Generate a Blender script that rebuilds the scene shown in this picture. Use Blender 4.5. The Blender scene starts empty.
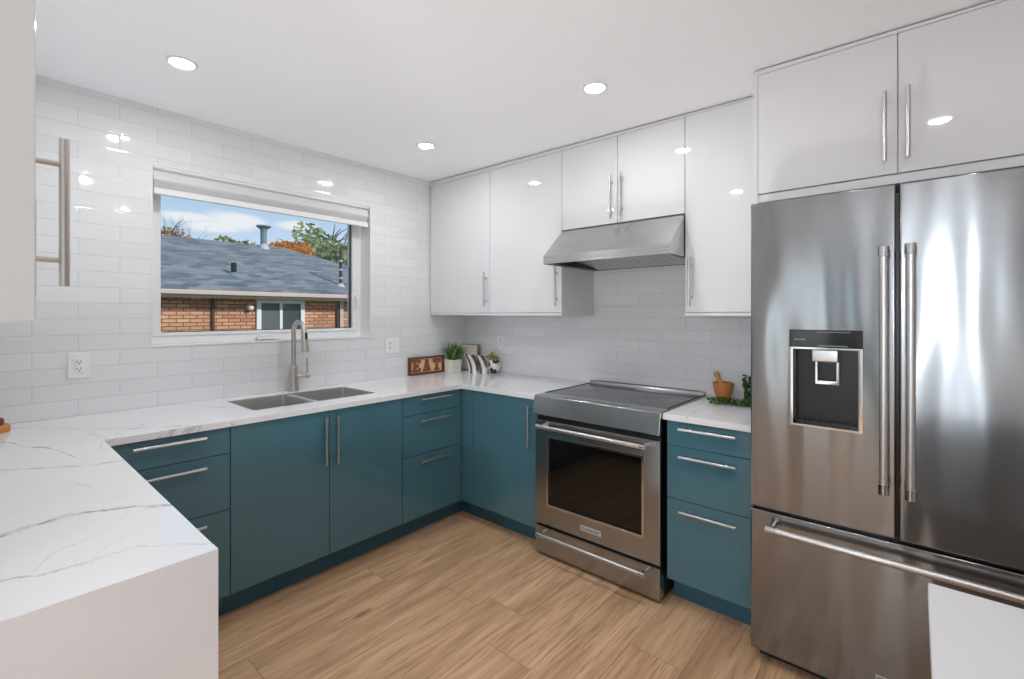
import bpy, bmesh, math, random
from mathutils import Vector, Matrix

random.seed(11)
S = bpy.context.scene
COL = S.collection
V = Vector
PI = math.pi

# ------------------------------------------------------------------ camera
cam_d = bpy.data.cameras.new('camera')
cam = bpy.data.objects.new('camera', cam_d)
COL.objects.link(cam)
cam_d.sensor_width = 36.0
cam_d.lens = 467.0 / 1024.0 * 36.0
cam_d.shift_y = -25.5 / 1024.0
cam_d.clip_start = 0.05
cam_d.clip_end = 400
cam.location = (2.966, -2.813, 1.39)
cam.rotation_euler = (PI / 2, 0, math.radians(40.793))
S.camera = cam

S.view_settings.view_transform = 'Standard'
S.view_settings.look = 'None'
S.view_settings.gamma = 1.0
S.view_settings.use_curve_mapping = False
S.view_settings.exposure = 0.0
try:
    S.cycles.use_denoising = True
    S.cycles.max_bounces = 14
    S.cycles.diffuse_bounces = 6
    S.cycles.glossy_bounces = 6
    S.cycles.transparent_max_bounces = 12
    S.cycles.sample_clamp_indirect = 6.0
    S.cycles.caustics_reflective = False
    S.cycles.caustics_refractive = False
except Exception:
    pass

POT_STRENGTH = 240.0
SKY_STRENGTH = 1.0

# ------------------------------------------------------------------ node helper
class NT:
    def __init__(self, tree):
        self.t = tree
        self.N = tree.nodes
        self.L = tree.links

    def n(self, typ, **kw):
        nd = self.N.new(typ)
        for k, v in kw.items():
            setattr(nd, k, v)
        return nd

    def put(self, sock, val):
        if hasattr(val, 'is_output') or isinstance(val, bpy.types.NodeSocket):
            self.L.new(val, sock)
        else:
            if hasattr(sock.default_value, '__len__') and not hasattr(val, '__len__'):
                val = [val] * len(sock.default_value)
            if hasattr(val, '__len__') and len(val) == 3 and len(sock.default_value) == 4:
                val = tuple(val) + (1,)
            sock.default_value = val

    def m(self, op, a, b=None, c=None, clamp=False):
        nd = self.n('ShaderNodeMath', operation=op, use_clamp=clamp)
        self.put(nd.inputs[0], a)
        if b is not None:
            self.put(nd.inputs[1], b)
        if c is not None:
            self.put(nd.inputs[2], c)
        return nd.outputs[0]

    def vm(self, op, a, b=None, scale=None):
        nd = self.n('ShaderNodeVectorMath', operation=op)
        self.put(nd.inputs[0], a)
        if b is not None:
            self.put(nd.inputs[1], b)
        if scale is not None:
            self.put(nd.inputs['Scale'], scale)
        return nd.outputs['Value'] if op in ('LENGTH', 'DOT_PRODUCT') else nd.outputs[0]

    def comb(self, x, y, z):
        nd = self.n('ShaderNodeCombineXYZ')
        for i, v in enumerate((x, y, z)):
            self.put(nd.inputs[i], v)
        return nd.outputs[0]

    def sep(self, v):
        nd = self.n('ShaderNodeSeparateXYZ')
        self.put(nd.inputs[0], v)
        return nd.outputs[0], nd.outputs[1], nd.outputs[2]

    def obj(self):
        return self.n('ShaderNodeTexCoord').outputs['Object']

    def pos(self):
        return self.n('ShaderNodeNewGeometry').outputs['Position']

    def noise(self, vec, scale=1.0, detail=2.0, rough=0.5, dist=0.0):
        nd = self.n('ShaderNodeTexNoise')
        self.put(nd.inputs['Vector'], vec)
        nd.inputs['Scale'].default_value = scale
        nd.inputs['Detail'].default_value = detail
        nd.inputs['Roughness'].default_value = rough
        nd.inputs['Distortion'].default_value = dist
        return nd.outputs['Fac']

    def white(self, vec):
        nd = self.n('ShaderNodeTexWhiteNoise', noise_dimensions='3D')
        self.put(nd.inputs['Vector'], vec)
        return nd.outputs['Value'], nd.outputs['Color']

    def mix(self, fac, a, b):
        nd = self.n('ShaderNodeMix', data_type='RGBA')
        self.put(nd.inputs[0], fac)
        self.put(nd.inputs[6], a)
        self.put(nd.inputs[7], b)
        return nd.outputs[2]

    def ss(self, x, a, b, c=0.0, d=1.0):
        nd = self.n('ShaderNodeMapRange', interpolation_type='SMOOTHSTEP')
        self.put(nd.inputs[0], x)
        for i, v in enumerate((a, b, c, d)):
            self.put(nd.inputs[i + 1], v)
        return nd.outputs[0]

    def bump(self, h, strength=0.3, dist=0.01, normal=None):
        nd = self.n('ShaderNodeBump')
        nd.inputs['Strength'].default_value = strength
        nd.inputs['Distance'].default_value = dist
        self.put(nd.inputs['Height'], h)
        if normal is not None:
            self.L.new(normal, nd.inputs['Normal'])
        return nd.outputs[0]


def srgb(r, g, b):
    def f(c):
        c /= 255.0
        return c / 12.92 if c <= 0.04045 else ((c + 0.055) / 1.055) ** 2.4
    return (f(r), f(g), f(b), 1.0)


def new_mat(name):
    m = bpy.data.materials.new(name)
    m.use_nodes = True
    m.node_tree.nodes.clear()
    nt = NT(m.node_tree)
    out = nt.n('ShaderNodeOutputMaterial')
    bs = nt.n('ShaderNodeBsdfPrincipled')
    nt.L.new(bs.outputs[0], out.inputs[0])
    return m, nt, bs, out


def simple(name, col, rough=0.5, metal=0.0, var=0.04, scale=30.0, bump=0.0, coat=0.0, spec=0.5, stretch=(1, 1, 1)):
    """principled surface with a faint procedural variation of tone"""
    m, nt, bs, out = new_mat(name)
    v = nt.vm('MULTIPLY', nt.obj(), stretch)
    f = nt.noise(v, scale, 3.0)
    c1 = tuple(max(0, c * (1 - var)) for c in col[:3]) + (1,)
    c2 = tuple(min(1, c * (1 + var)) for c in col[:3]) + (1,)
    nt.L.new(nt.mix(f, c1, c2), bs.inputs['Base Color'])
    bs.inputs['Roughness'].default_value = rough
    bs.inputs['Metallic'].default_value = metal
    bs.inputs['Specular IOR Level'].default_value = spec
    bs.inputs['Coat Weight'].default_value = coat
    bs.inputs['Coat Roughness'].default_value = 0.03
    if bump:
        nt.L.new(nt.bump(f, bump, 0.005), bs.inputs['Normal'])
    return m


def tile_mat(name, horiz, off):
    m, nt, bs, out = new_mat(name)
    x, y, z = nt.sep(nt.obj())
    u = y if horiz == 'y' else x
    TH, TL = 0.0755, 0.303
    zr = nt.m('DIVIDE', nt.m('SUBTRACT', z, 0.914), TH)
    row = nt.m('FLOOR', zr)
    fv = nt.m('FRACT', zr)
    par = nt.m('FLOORED_MODULO', row, 2.0)
    ur = nt.m('SUBTRACT', nt.m('DIVIDE', nt.m('SUBTRACT', u, off), TL), nt.m('MULTIPLY', par, 0.5))
    colu = nt.m('FLOOR', ur)
    fu = nt.m('FRACT', ur)
    du = nt.m('MULTIPLY', nt.m('MINIMUM', fu, nt.m('SUBTRACT', 1.0, fu)), TL)
    dv = nt.m('MULTIPLY', nt.m('MINIMUM', fv, nt.m('SUBTRACT', 1.0, fv)), TH)
    d = nt.m('MINIMUM', du, dv)
    face = nt.ss(d, 0.0006, 0.0018)
    val, colr = nt.white(nt.comb(row, colu, 3.0))
    tone = nt.mix(val, srgb(224, 225, 226), srgb(230, 231, 232))
    nt.L.new(nt.mix(face, srgb(196, 197, 198), tone), bs.inputs['Base Color'])
    nt.L.new(nt.ss(face, 0, 1, 0.55, 0.06), bs.inputs['Roughness'])
    geo = nt.n('ShaderNodeNewGeometry')
    tilt = nt.vm('SCALE', nt.vm('SUBTRACT', colr, (0.5, 0.5, 0.5)), scale=0.016)
    nrm = nt.vm('NORMALIZE', nt.vm('ADD', geo.outputs['Normal'], tilt))
    wav = nt.noise(nt.obj(), 9.0, 1.0)
    edge = nt.ss(d, 0.0, 0.006)
    h = nt.m('ADD', nt.m('MULTIPLY', wav, 0.6), nt.m('MULTIPLY', edge, 0.25))
    nt.L.new(nt.bump(h, 0.35, 0.003, nrm), bs.inputs['Normal'])
    return m


def wood_floor():
    m, nt, bs, out = new_mat('oak_plank_floor')
    x, y, z = nt.sep(nt.obj())
    PW, PL = 0.225, 1.5
    xr = nt.m('DIVIDE', nt.m('SUBTRACT', x, 0.03), PW)
    ci = nt.m('FLOOR', xr)
    fx = nt.m('FRACT', xr)
    r1, _ = nt.white(nt.comb(ci, 7.0, 1.0))
    yr = nt.m('ADD', nt.m('DIVIDE', y, PL), nt.m('MULTIPLY', r1, 3.7))
    ri = nt.m('FLOOR', yr)
    fy = nt.m('FRACT', yr)
    r2, c2 = nt.white(nt.comb(ci, ri, 2.0))
    d = nt.m('MINIMUM', nt.m('MULTIPLY', nt.m('MINIMUM', fx, nt.m('SUBTRACT', 1.0, fx)), PW),
             nt.m('MULTIPLY', nt.m('MINIMUM', fy, nt.m('SUBTRACT', 1.0, fy)), PL))
    g1 = nt.noise(nt.comb(nt.m('MULTIPLY', x, 26.0), nt.m('MULTIPLY', y, 1.5), nt.m('MULTIPLY', r2, 60.0)), 1.0, 6.0, 0.62, 0.6)
    g2 = nt.noise(nt.comb(nt.m('MULTIPLY', x, 110.0), nt.m('MULTIPLY', y, 5.0), nt.m('MULTIPLY', r2, 20.0)), 1.0, 3.0, 0.6)
    g3 = nt.noise(nt.comb(nt.m('MULTIPLY', x, 6.0), nt.m('MULTIPLY', y, 0.9), nt.m('MULTIPLY', r2, 33.0)), 1.0, 2.0, 0.5, 1.2)
    f = nt.ss(g1, 0.28, 0.72)
    c = nt.mix(f, srgb(200, 156, 119), srgb(240, 200, 160))
    c = nt.mix(nt.ss(g3, 0.35, 0.70, 0.0, 0.6), c, srgb(164, 122, 88))
    c = nt.mix(nt.ss(g2, 0.48, 0.68, 0.0, 0.62), c, srgb(146, 110, 80))
    c = nt.mix(nt.ss(r2, 0.0, 1.0, 0.0, 0.22), c, srgb(214, 176, 140))
    kn = nt.n('ShaderNodeTexVoronoi')
    nt.put(kn.inputs['Vector'], nt.comb(nt.m('MULTIPLY', x, 4.2), nt.m('MULTIPLY', y, 1.3), 0.0))
    kn.inputs['Scale'].default_value = 1.0
    c = nt.mix(nt.ss(kn.outputs['Distance'], 0.03, 0.09, 0.55, 0.0), c, srgb(86, 58, 40))
    c = nt.mix(nt.ss(d, 0.0006, 0.0018, 0.6, 0.0), c, srgb(84, 60, 44))
    nt.L.new(c, bs.inputs['Base Color'])
    nt.L.new(nt.ss(g1, 0.2, 0.8, 0.42, 0.32), bs.inputs['Roughness'])
    h = nt.m('ADD', nt.m('MULTIPLY', g1, 0.25), nt.ss(d, 0.0, 0.003))
    nt.L.new(nt.bump(h, 0.25, 0.002), bs.inputs['Normal'])
    return m


def quartz():
    m, nt, bs, out = new_mat('white_veined_quartz')
    P = nt.pos()
    x, y, z = nt.sep(P)
    wob = nt.noise(P, 9.0, 5.0, 0.65)
    wv = nt.m('MULTIPLY', nt.m('SUBTRACT', wob, 0.5), 0.10)
    wid = nt.noise(P, 11.0, 3.0, 0.6)
    patch = nt.ss(nt.noise(P, 15.0, 3.0), 0.40, 0.62, 0.30, 1.0)

    def vein(pts, w, s):
        fc = nt.n('ShaderNodeFloatCurve')
        cu = fc.mapping.curves[0]
        P2 = [((py + 3.2) / 3.2, px / 2.2) for py, px in pts]
        cu.points[0].location = P2[0]
        cu.points[1].location = P2[-1]
        for q in P2[1:-1]:
            cu.points.new(*q)
        fc.mapping.update()
        t = nt.m('DIVIDE', nt.m('ADD', y, 3.2), 3.2)
        nt.put(fc.inputs['Value'], t)
        xx = nt.m('MULTIPLY', fc.outputs[0], 2.2)
        dd = nt.m('ABSOLUTE', nt.m('ADD', nt.m('SUBTRACT', x, xx), wv))
        ww = nt.ss(wid, 0.35, 0.75, w * 0.5, w * 2.9)
        k = nt.m('SUBTRACT', 1.0, nt.m('DIVIDE', dd, ww), clamp=True)
        k = nt.m('MULTIPLY', nt.m('POWER', k, 0.8), nt.m('MULTIPLY', patch, s))
        lo, hi = P2[0][0], P2[-1][0]
        k = nt.m('MULTIPLY', k, nt.m('GREATER_THAN', t, lo - 0.004))
        k = nt.m('MULTIPLY', k, nt.m('LESS_THAN', t, hi + 0.004))
        return k
    veins = [
        vein([(-3.1, 0.02), (-2.70, 0.12), (-2.62, 0.19), (-2.50, 0.38), (-2.35, 0.52), (-2.2, 0.62)], 0.010, 0.55),
        vein([(-3.1, 0.22), (-2.74, 0.40), (-2.69, 0.54), (-2.63, 0.65), (-2.60, 0.78), (-2.58, 0.90)], 0.013, 0.85),
        vein([(-3.1, 0.80), (-2.755, 0.86), (-2.69, 0.91), (-2.59, 0.985), (-2.49, 1.02)], 0.008, 0.6),
        vein([(-3.1, 1.60), (-2.85, 1.50), (-2.77, 1.475), (-2.68, 1.46), (-2.576, 1.50), (-2.49, 1.56)], 0.010, 0.9),
        vein([(-3.1, 1.66), (-2.779, 1.726), (-2.70, 1.76), (-2.60, 1.772), (-2.553, 1.80), (-2.49, 1.85)], 0.006, 0.55),
        vein([(-2.10, 0.0), (-2.066, 0.05), (-2.047, 0.18), (-1.98, 0.28), (-1.93, 0.32)], 0.009, 0.6),
        vein([(-1.0, 0.02), (-0.8, 0.22), (-0.62, 0.40), (-0.35, 0.62), (-0.1, 0.9)], 0.010, 0.35),
        vein([(-0.64, 2.16), (-0.45, 2.15), (-0.3, 2.195), (-0.05, 2.199)], 0.006, 0.4),
    ]
    total = veins[0]
    for k in veins[1:]:
        total = nt.m('MAXIMUM', total, k)
    big = nt.noise(P, 1.7, 5.0, 0.55, 1.4)
    gv = nt.m('ABSOLUTE', nt.m('SUBTRACT', big, 0.5))
    gen = nt.m('MULTIPLY', nt.ss(gv, 0.0, 0.012, 0.35, 0.0), nt.ss(nt.noise(P, 2.3, 1.0), 0.52, 0.66))
    total = nt.m('MAXIMUM', total, gen)
    cloud = nt.ss(nt.noise(P, 2.0, 3.0), 0.3, 0.7)
    base = nt.mix(cloud, srgb(229, 229, 230), srgb(236, 236, 236))
    c = nt.mix(total, base, srgb(126, 124, 124))
    nt.L.new(c, bs.inputs['Base Color'])
    bs.inputs['Roughness'].default_value = 0.07
    return m


def steel(name, col=(0.58, 0.575, 0.56), rough=0.26, wave=0.0, tangent=(0, 0, 1), aniso=0.75, grain=(2, 2, 900), wscale=(5, 5, 1.1)):
    m, nt, bs, out = new_mat(name)
    P = nt.pos()
    g = nt.noise(nt.vm('MULTIPLY', P, grain), 1.0, 2.0, 0.6)
    c1 = tuple(c * 0.93 for c in col) + (1,)
    c2 = tuple(c * 1.05 for c in col) + (1,)
    nt.L.new(nt.mix(g, c1, c2), bs.inputs['Base Color'])
    bs.inputs['Metallic'].default_value = 1.0
    nt.L.new(nt.ss(g, 0.2, 0.8, rough * 0.9, rough * 1.1), bs.inputs['Roughness'])
    bs.inputs['Anisotropic'].default_value = aniso
    if aniso > 0:
        nt.put(bs.inputs['Tangent'], nt.comb(*tangent))
    if wave:
        w = nt.noise(nt.vm('MULTIPLY', P, wscale), 1.0, 1.0, 0.5)
        nt.L.new(nt.bump(w, 1.0, wave), bs.inputs['Normal'])
    return m


def thin_glass(name, tint=(0.97, 0.985, 0.98), refl=0.06):
    m = bpy.data.materials.new(name)
    m.use_nodes = True
    m.node_tree.nodes.clear()
    nt = NT(m.node_tree)
    out = nt.n('ShaderNodeOutputMaterial')
    tr = nt.n('ShaderNodeBsdfTransparent')
    tr.inputs[0].default_value = tint + (1,)
    gl = nt.n('ShaderNodeBsdfGlossy')
    gl.inputs['Roughness'].default_value = 0.01
    fr = nt.n('ShaderNodeFresnel')
    fr.inputs[0].default_value = 1.35
    mx = nt.n('ShaderNodeMixShader')
    nt.L.new(nt.m('MULTIPLY', fr.outputs[0], 0.8), mx.inputs[0])
    nt.L.new(tr.outputs[0], mx.inputs[1])
    nt.L.new(gl.outputs[0], mx.inputs[2])
    nt.L.new(mx.outputs[0], out.inputs[0])
    return m


def emis(name, col, strength):
    m = bpy.data.materials.new(name)
    m.use_nodes = True
    m.node_tree.nodes.clear()
    nt = NT(m.node_tree)
    out = nt.n('ShaderNodeOutputMaterial')
    e = nt.n('ShaderNodeEmission')
    e.inputs[0].default_value = col
    e.inputs[1].default_value = strength
    nt.L.new(e.outputs[0], out.inputs[0])
    return m


def brick_mat():
    m, nt, bs, out = new_mat('orange_brick')
    x, y, z = nt.sep(nt.pos())
    BH, BL = 0.076, 0.235
    zr = nt.m('DIVIDE', z, BH)
    row = nt.m('FLOOR', zr)
    fv = nt.m('FRACT', zr)
    ur = nt.m('ADD', nt.m('DIVIDE', nt.m('ADD', y, nt.m('MULTIPLY', x, 0.7)), BL), nt.m('MULTIPLY', nt.m('FLOORED_MODULO', row, 2.0), 0.5))
    ci = nt.m('FLOOR', ur)
    fu = nt.m('FRACT', ur)
    d = nt.m('MINIMUM', nt.m('MULTIPLY', nt.m('MINIMUM', fu, nt.m('SUBTRACT', 1.0, fu)), BL),
             nt.m('MULTIPLY', nt.m('MINIMUM', fv, nt.m('SUBTRACT', 1.0, fv)), BH))
    val, _ = nt.white(nt.comb(row, ci, 5.0))
    c = nt.mix(val, srgb(190, 132, 102), srgb(228, 174, 138))
    c = nt.mix(nt.ss(nt.noise(nt.pos(), 40.0, 3.0), 0.4, 0.8, 0.0, 0.3), c, srgb(160, 104, 80))
    c = nt.mix(nt.ss(d, 0.005, 0.011), srgb(120, 80, 62), c)
    nt.L.new(c, bs.inputs['Base Color'])
    bs.inputs['Roughness'].default_value = 0.9
    nt.L.new(nt.bump(nt.ss(d, 0.0, 0.012), 0.6, 0.01), bs.inputs['Normal'])
    return m


def shingle_mat():
    m, nt, bs, out = new_mat('blue_grey_shingles')
    x, y, z = nt.sep(nt.pos())
    zr = nt.m('DIVIDE', z, 0.055)
    row = nt.m('FLOOR', zr)
    fv = nt.m('FRACT', zr)
    r0, _ = nt.white(nt.comb(row, 1.0, 9.0))
    ur = nt.m('ADD', nt.m('DIVIDE', nt.m('ADD', y, x), 0.30), nt.m('MULTIPLY', r0, 5.0))
    ci = nt.m('FLOOR', ur)
    val, _ = nt.white(nt.comb(row, ci, 5.0))
    big = nt.noise(nt.vm('MULTIPLY', nt.pos(), (1.0, 1.2, 3.0)), 2.2, 3.0, 0.6)
    f = nt.m('ADD', nt.m('MULTIPLY', val, 0.55), nt.m('MULTIPLY', big, 0.5))
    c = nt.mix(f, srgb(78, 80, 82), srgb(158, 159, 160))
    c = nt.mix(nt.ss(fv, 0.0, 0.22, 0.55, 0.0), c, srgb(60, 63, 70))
    nt.L.new(c, bs.inputs['Base Color'])
    bs.inputs['Roughness'].default_value = 0.95
    nt.L.new(nt.bump(nt.m('ADD', val, nt.noise(nt.pos(), 60.0, 2.0)), 0.5, 0.01), bs.inputs['Normal'])
    return m


def leaf_mat(name, c1, c2, scale=6.0, rough=0.6):
    m, nt, bs, out = new_mat(name)
    f = nt.noise(nt.pos(), scale, 3.0)
    nt.L.new(nt.mix(nt.ss(f, 0.3, 0.7), c1, c2), bs.inputs['Base Color'])
    bs.inputs['Roughness'].default_value = rough
    return m


# ------------------------------------------------------------------ world / sky
def build_world():
    w = bpy.data.worlds.new('sky')
    S.world = w
    w.use_nodes = True
    w.node_tree.nodes.clear()
    nt = NT(w.node_tree)
    out = nt.n('ShaderNodeOutputWorld')
    bg = nt.n('ShaderNodeBackground')
    d = nt.n('ShaderNodeTexCoord').outputs['Generated']
    x, y, z = nt.sep(d)
    c = nt.mix(nt.ss(z, 0.0, 0.45), srgb(214, 231, 248), srgb(120, 178, 232))
    hz = nt.m('SQRT', nt.m('ADD', nt.m('MULTIPLY', x, x), nt.m('MULTIPLY', y, y)))
    el = nt.m('DIVIDE', z, nt.m('MAXIMUM', hz, 0.001))
    n1 = nt.noise(nt.vm('MULTIPLY', nt.vm('NORMALIZE', d), (1.0, 1.0, 2.6)), 9.0, 5.0, 0.6, 0.3)
    # three fair-weather clouds low over the roof, plus scattered ones elsewhere
    az = nt.m('ARCTAN2', y, nt.m('MULTIPLY', x, -1.0))
    cl = None
    for a0, e0, wa, we in ((0.255, 0.171, 0.055, 0.011), (0.322, 0.172, 0.055, 0.019), (0.29, 0.158, 0.05, 0.013), (0.428, 0.171, 0.042, 0.010), (0.15, 0.20, 0.05, 0.015), (0.62, 0.2, 0.07, 0.02)):
        da = nt.m('DIVIDE', nt.m('SUBTRACT', az, a0), wa)
        de = nt.m('DIVIDE', nt.m('SUBTRACT', el, e0), we)
        r = nt.m('SQRT', nt.m('ADD', nt.m('MULTIPLY', da, da), nt.m('MULTIPLY', de, de)))
        r = nt.m('ADD', r, nt.m('MULTIPLY', nt.m('SUBTRACT', n1, 0.5), 1.5))
        k = nt.ss(r, 0.35, 1.15, 0.92, 0.0)
        cl = k if cl is None else nt.m('MAXIMUM', cl, k)
    gen = nt.m('MULTIPLY', nt.ss(n1, 0.52, 0.66), nt.ss(el, 0.24, 0.36))
    cl = nt.m('MAXIMUM', cl, gen)
    c = nt.mix(cl, c, srgb(246, 246, 250))
    c = nt.mix(nt.ss(z, -0.12, -0.02, 1.0, 0.0), c, srgb(150, 150, 140))
    nt.L.new(c, bg.inputs[0])
    bg.inputs[1].default_value = SKY_STRENGTH
    nt.L.new(bg.outputs[0], out.inputs[0])


build_world()

sun_d = bpy.data.lights.new('sun', 'SUN')
sun_d.energy = 3.0
sun_d.angle = math.radians(1.5)
sun_d.color = (1.0, 0.96, 0.9)
sun = bpy.data.objects.new('sun', sun_d)
COL.objects.link(sun)
# sun high in the east (+x), so it lights the neighbour's brick side
sun.rotation_euler = V((-0.78, -0.34, -0.52)).to_track_quat('-Z', 'Y').to_euler()
sun.location = (30, 12, 30)


def portal(loc, rot, sx, sy):
    d = bpy.data.lights.new('daylight_portal', 'AREA')
    d.shape = 'RECTANGLE'
    d.size = sx
    d.size_y = sy
    d.cycles.is_portal = True
    o = bpy.data.objects.new('daylight_portal', d)
    o.location = loc
    o.rotation_euler = rot
    COL.objects.link(o)


def area_fill(name, loc, rot, sx, sy, power):
    d = bpy.data.lights.new(name, 'AREA')
    d.shape = 'RECTANGLE'
    d.size = sx
    d.size_y = sy
    d.energy = power
    d.color = (0.94, 0.97, 1.0)
    o = bpy.data.objects.new(name, d)
    o.location = loc
    o.rotation_euler = rot
    COL.objects.link(o)


# area lamps added as fill in the unseen door and window behind the camera
area_fill('door_fill', (1.88, -6.13, 1.08), (PI / 2, 0, 0), 0.42, 1.9, 4)
area_fill('window_fill', (5.30, -4.55, 1.30), (0, PI / 2 + 0.3, 0), 1.6, 2.3, 4)
# added up-light with no fixture, low in the aisle, brightening the ceiling
st_d = bpy.data.lights.new('ceiling_fill', 'SPOT')
st_d.energy = 78
st_d.spot_size = math.radians(136)
st_d.spot_blend = 1.0
st_d.shadow_soft_size = 0.20
st_d.color = (0.96, 0.98, 1.0)
st = bpy.data.objects.new('ceiling_fill', st_d)
st.location = (1.68, -1.72, 0.11)
st.rotation_euler = (PI, 0, 0)
COL.objects.link(st)
for lx, le, lr in ((3.15, 80, 0.07),):       # added fill lamp, no fixture, lifting the hood wall from behind the camera
  lamp_d = bpy.data.lights.new('rear_fill', 'POINT')
  lamp_d.energy = le * 1.1
  lamp_d.color = (0.82, 0.91, 1.0)
  lamp_d.shadow_soft_size = lr
  lamp = bpy.data.objects.new('rear_fill', lamp_d)
  lamp.location = (lx, -5.0, 1.5)
  COL.objects.link(lamp)
portal((-0.19, -1.57, 1.65), (0, -PI / 2, 0), 0.7, 1.2)   # kitchen window

# ------------------------------------------------------------------ materials
M = {}
M['teal'] = simple('teal_gloss_lacquer', srgb(77, 119, 132), 0.07, var=0.015, scale=3, spec=0.6)
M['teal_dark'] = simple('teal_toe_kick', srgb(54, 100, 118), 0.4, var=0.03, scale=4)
M['white_gloss'] = simple('white_gloss_lacquer', srgb(219, 219, 220), 0.035, var=0.006, scale=3)
M['white_satin'] = simple('white_satin', srgb(218, 218, 219), 0.35, var=0.01, scale=4)
M['ceiling'] = simple('ceiling_paint', srgb(240, 240, 243), 0.9, var=0.006, scale=30)
M['paint'] = simple('wall_paint', srgb(224, 224, 224), 0.8, var=0.01, scale=20)
M['tile_left'] = tile_mat('tile_window_wall', 'y', -2.485)
M['tile_back'] = tile_mat('tile_hood_wall', 'x', 1.466)
M['floor'] = wood_floor()
M['quartz'] = quartz()
M['steel'] = steel('brushed_steel', (0.405, 0.415, 0.42), 0.22)
M['hood_steel'] = steel('hood_steel', (0.54, 0.54, 0.535), 0.26)
M['fridge'] = steel('fridge_steel', (0.282, 0.292, 0.298), 0.15, wave=0.010, aniso=0.8, wscale=(6, 6, 1.0))
M['sink'] = steel('sink_steel', (0.72, 0.715, 0.70), 0.36, aniso=0)
M['satin'] = steel('satin_handle_steel', (0.66, 0.655, 0.645), 0.34, aniso=0, grain=(20, 20, 2))
M['filter'] = steel('filter_steel', (0.62, 0.60, 0.57), 0.35, aniso=0)
M['nickel'] = steel('brushed_nickel', (0.58, 0.575, 0.56), 0.3, aniso=0, grain=(300, 300, 20))
M['nickel_warm'] = steel('brushed_nickel_warm', (0.58, 0.545, 0.49), 0.3, aniso=0, grain=(300, 300, 20))
M['chrome'] = steel('polished_chrome', (0.62, 0.62, 0.62), 0.08, aniso=0)
M['black'] = simple('black_enamel', (0.008, 0.008, 0.008, 1), 0.35)
M['black_gloss'] = simple('black_gloss_plastic', (0.01, 0.01, 0.011, 1), 0.08)
M['black_glass'] = simple('black_ceramic_glass', (0.012, 0.011, 0.011, 1), 0.09, spec=0.6)
M['oven_glass'] = simple('oven_window_glass', (0.006, 0.005, 0.005, 1), 0.05, spec=0.5)
M['grey_plastic'] = simple('grey_plastic', srgb(120, 120, 122), 0.35)
M['light_mark'] = simple('light_print', srgb(190, 190, 190), 0.5)
M['vinyl'] = simple('white_window_vinyl', srgb(236, 236, 236), 0.3, var=0.006)
M['blind'] = simple('blind_fabric', srgb(218, 218, 216), 0.8, var=0.03, scale=200)
M['blind_grey'] = simple('blind_band_grey', srgb(186, 186, 186), 0.8, var=0.03, scale=200)
M['gasket'] = simple('dark_gasket', srgb(58, 58, 60), 0.6)
M['glass'] = thin_glass('window_glass')
M['plate'] = simple('white_plastic_plate', srgb(238, 238, 238), 0.3, var=0.005)
M['slot'] = simple('dark_slot', srgb(60, 60, 60), 0.6)
M['lens'] = emis('downlight_lens', (0.955, 0.98, 1.0, 1), POT_STRENGTH)
M['wood_dark'] = simple('walnut_stain', srgb(112, 62, 36), 0.5, var=0.25, scale=8, stretch=(6, 6, 60))
M['wood_pale'] = simple('pale_pine', srgb(232, 205, 170), 0.6, var=0.08, scale=30, stretch=(1, 1, 8))
M['letter'] = simple('rust_brown_letters', srgb(150, 78, 42), 0.5, var=0.2, scale=40)
M['acacia'] = simple('honey_wood', srgb(200, 128, 72), 0.45, var=0.16, scale=12, stretch=(4, 4, 1))
M['acacia2'] = simple('honey_wood_pestle', srgb(196, 140, 88), 0.45, var=0.12, scale=14)
M['orange_wood'] = simple('amber_wood', srgb(196, 132, 60), 0.4, var=0.15, scale=20, stretch=(1, 1, 6))
M['ceramic'] = simple('white_pot', srgb(226, 224, 214), 0.5, var=0.05, scale=60, stretch=(6, 6, 0.5))
M['cream'] = simple('whitewashed_board', srgb(226, 220, 212), 0.6, var=0.06, scale=8, stretch=(1, 1, 12))
M['board_edge'] = simple('brown_board_edge', srgb(150, 116, 98), 0.6, var=0.1)
M['soil'] = simple('soil', srgb(40, 32, 24), 0.9, var=0.3)
M['grass_leaf'] = leaf_mat('spiky_green', srgb(38, 84, 28), srgb(122, 168, 84), 40.0)
M['box_leaf'] = leaf_mat('boxwood_green', srgb(24, 56, 20), srgb(92, 128, 52), 50.0)
M['stem'] = simple('green_stem', srgb(58, 76, 34), 0.7, var=0.1)
M['flower'] = leaf_mat('mustard_buds', srgb(120, 116, 44), srgb(186, 168, 70), 60.0)
M['brick'] = brick_mat()
M['shingle'] = shingle_mat()
M['gutter'] = simple('beige_gutter', srgb(206, 182, 172), 0.5, var=0.03)
M['soffit'] = simple('soffit_brown', srgb(150, 124, 110), 0.7)
M['down_dark'] = simple('downspout_brown', srgb(74, 48, 36), 0.5)
M['galv'] = simple('galvanised_flue', srgb(120, 132, 136), 0.5, var=0.15, scale=8)
M['flash'] = simple('grey_flashing', srgb(188, 190, 188), 0.5, var=0.08)
M['house_glass'] = simple('dark_house_window', srgb(66, 72, 76), 0.25, var=0.1, scale=4)
M['screen'] = simple('grey_window_screen', srgb(96, 98, 100), 0.7, var=0.08, scale=60)
M['lawn'] = leaf_mat('lawn', srgb(70, 92, 48), srgb(110, 124, 66), 2.0, 0.95)
M['orange_leaf'] = leaf_mat('orange_leaves', srgb(224, 128, 40), srgb(250, 186, 88), 2.5)
M['green_leaf'] = leaf_mat('autumn_green_leaves', srgb(120, 138, 100), srgb(196, 196, 132), 1.6)
M['pink_leaf'] = leaf_mat('faded_orange_leaves', srgb(196, 140, 110), srgb(226, 186, 150), 1.6)
M['bark'] = simple('grey_bark', srgb(118, 112, 108), 0.9, var=0.2, scale=4)

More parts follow.
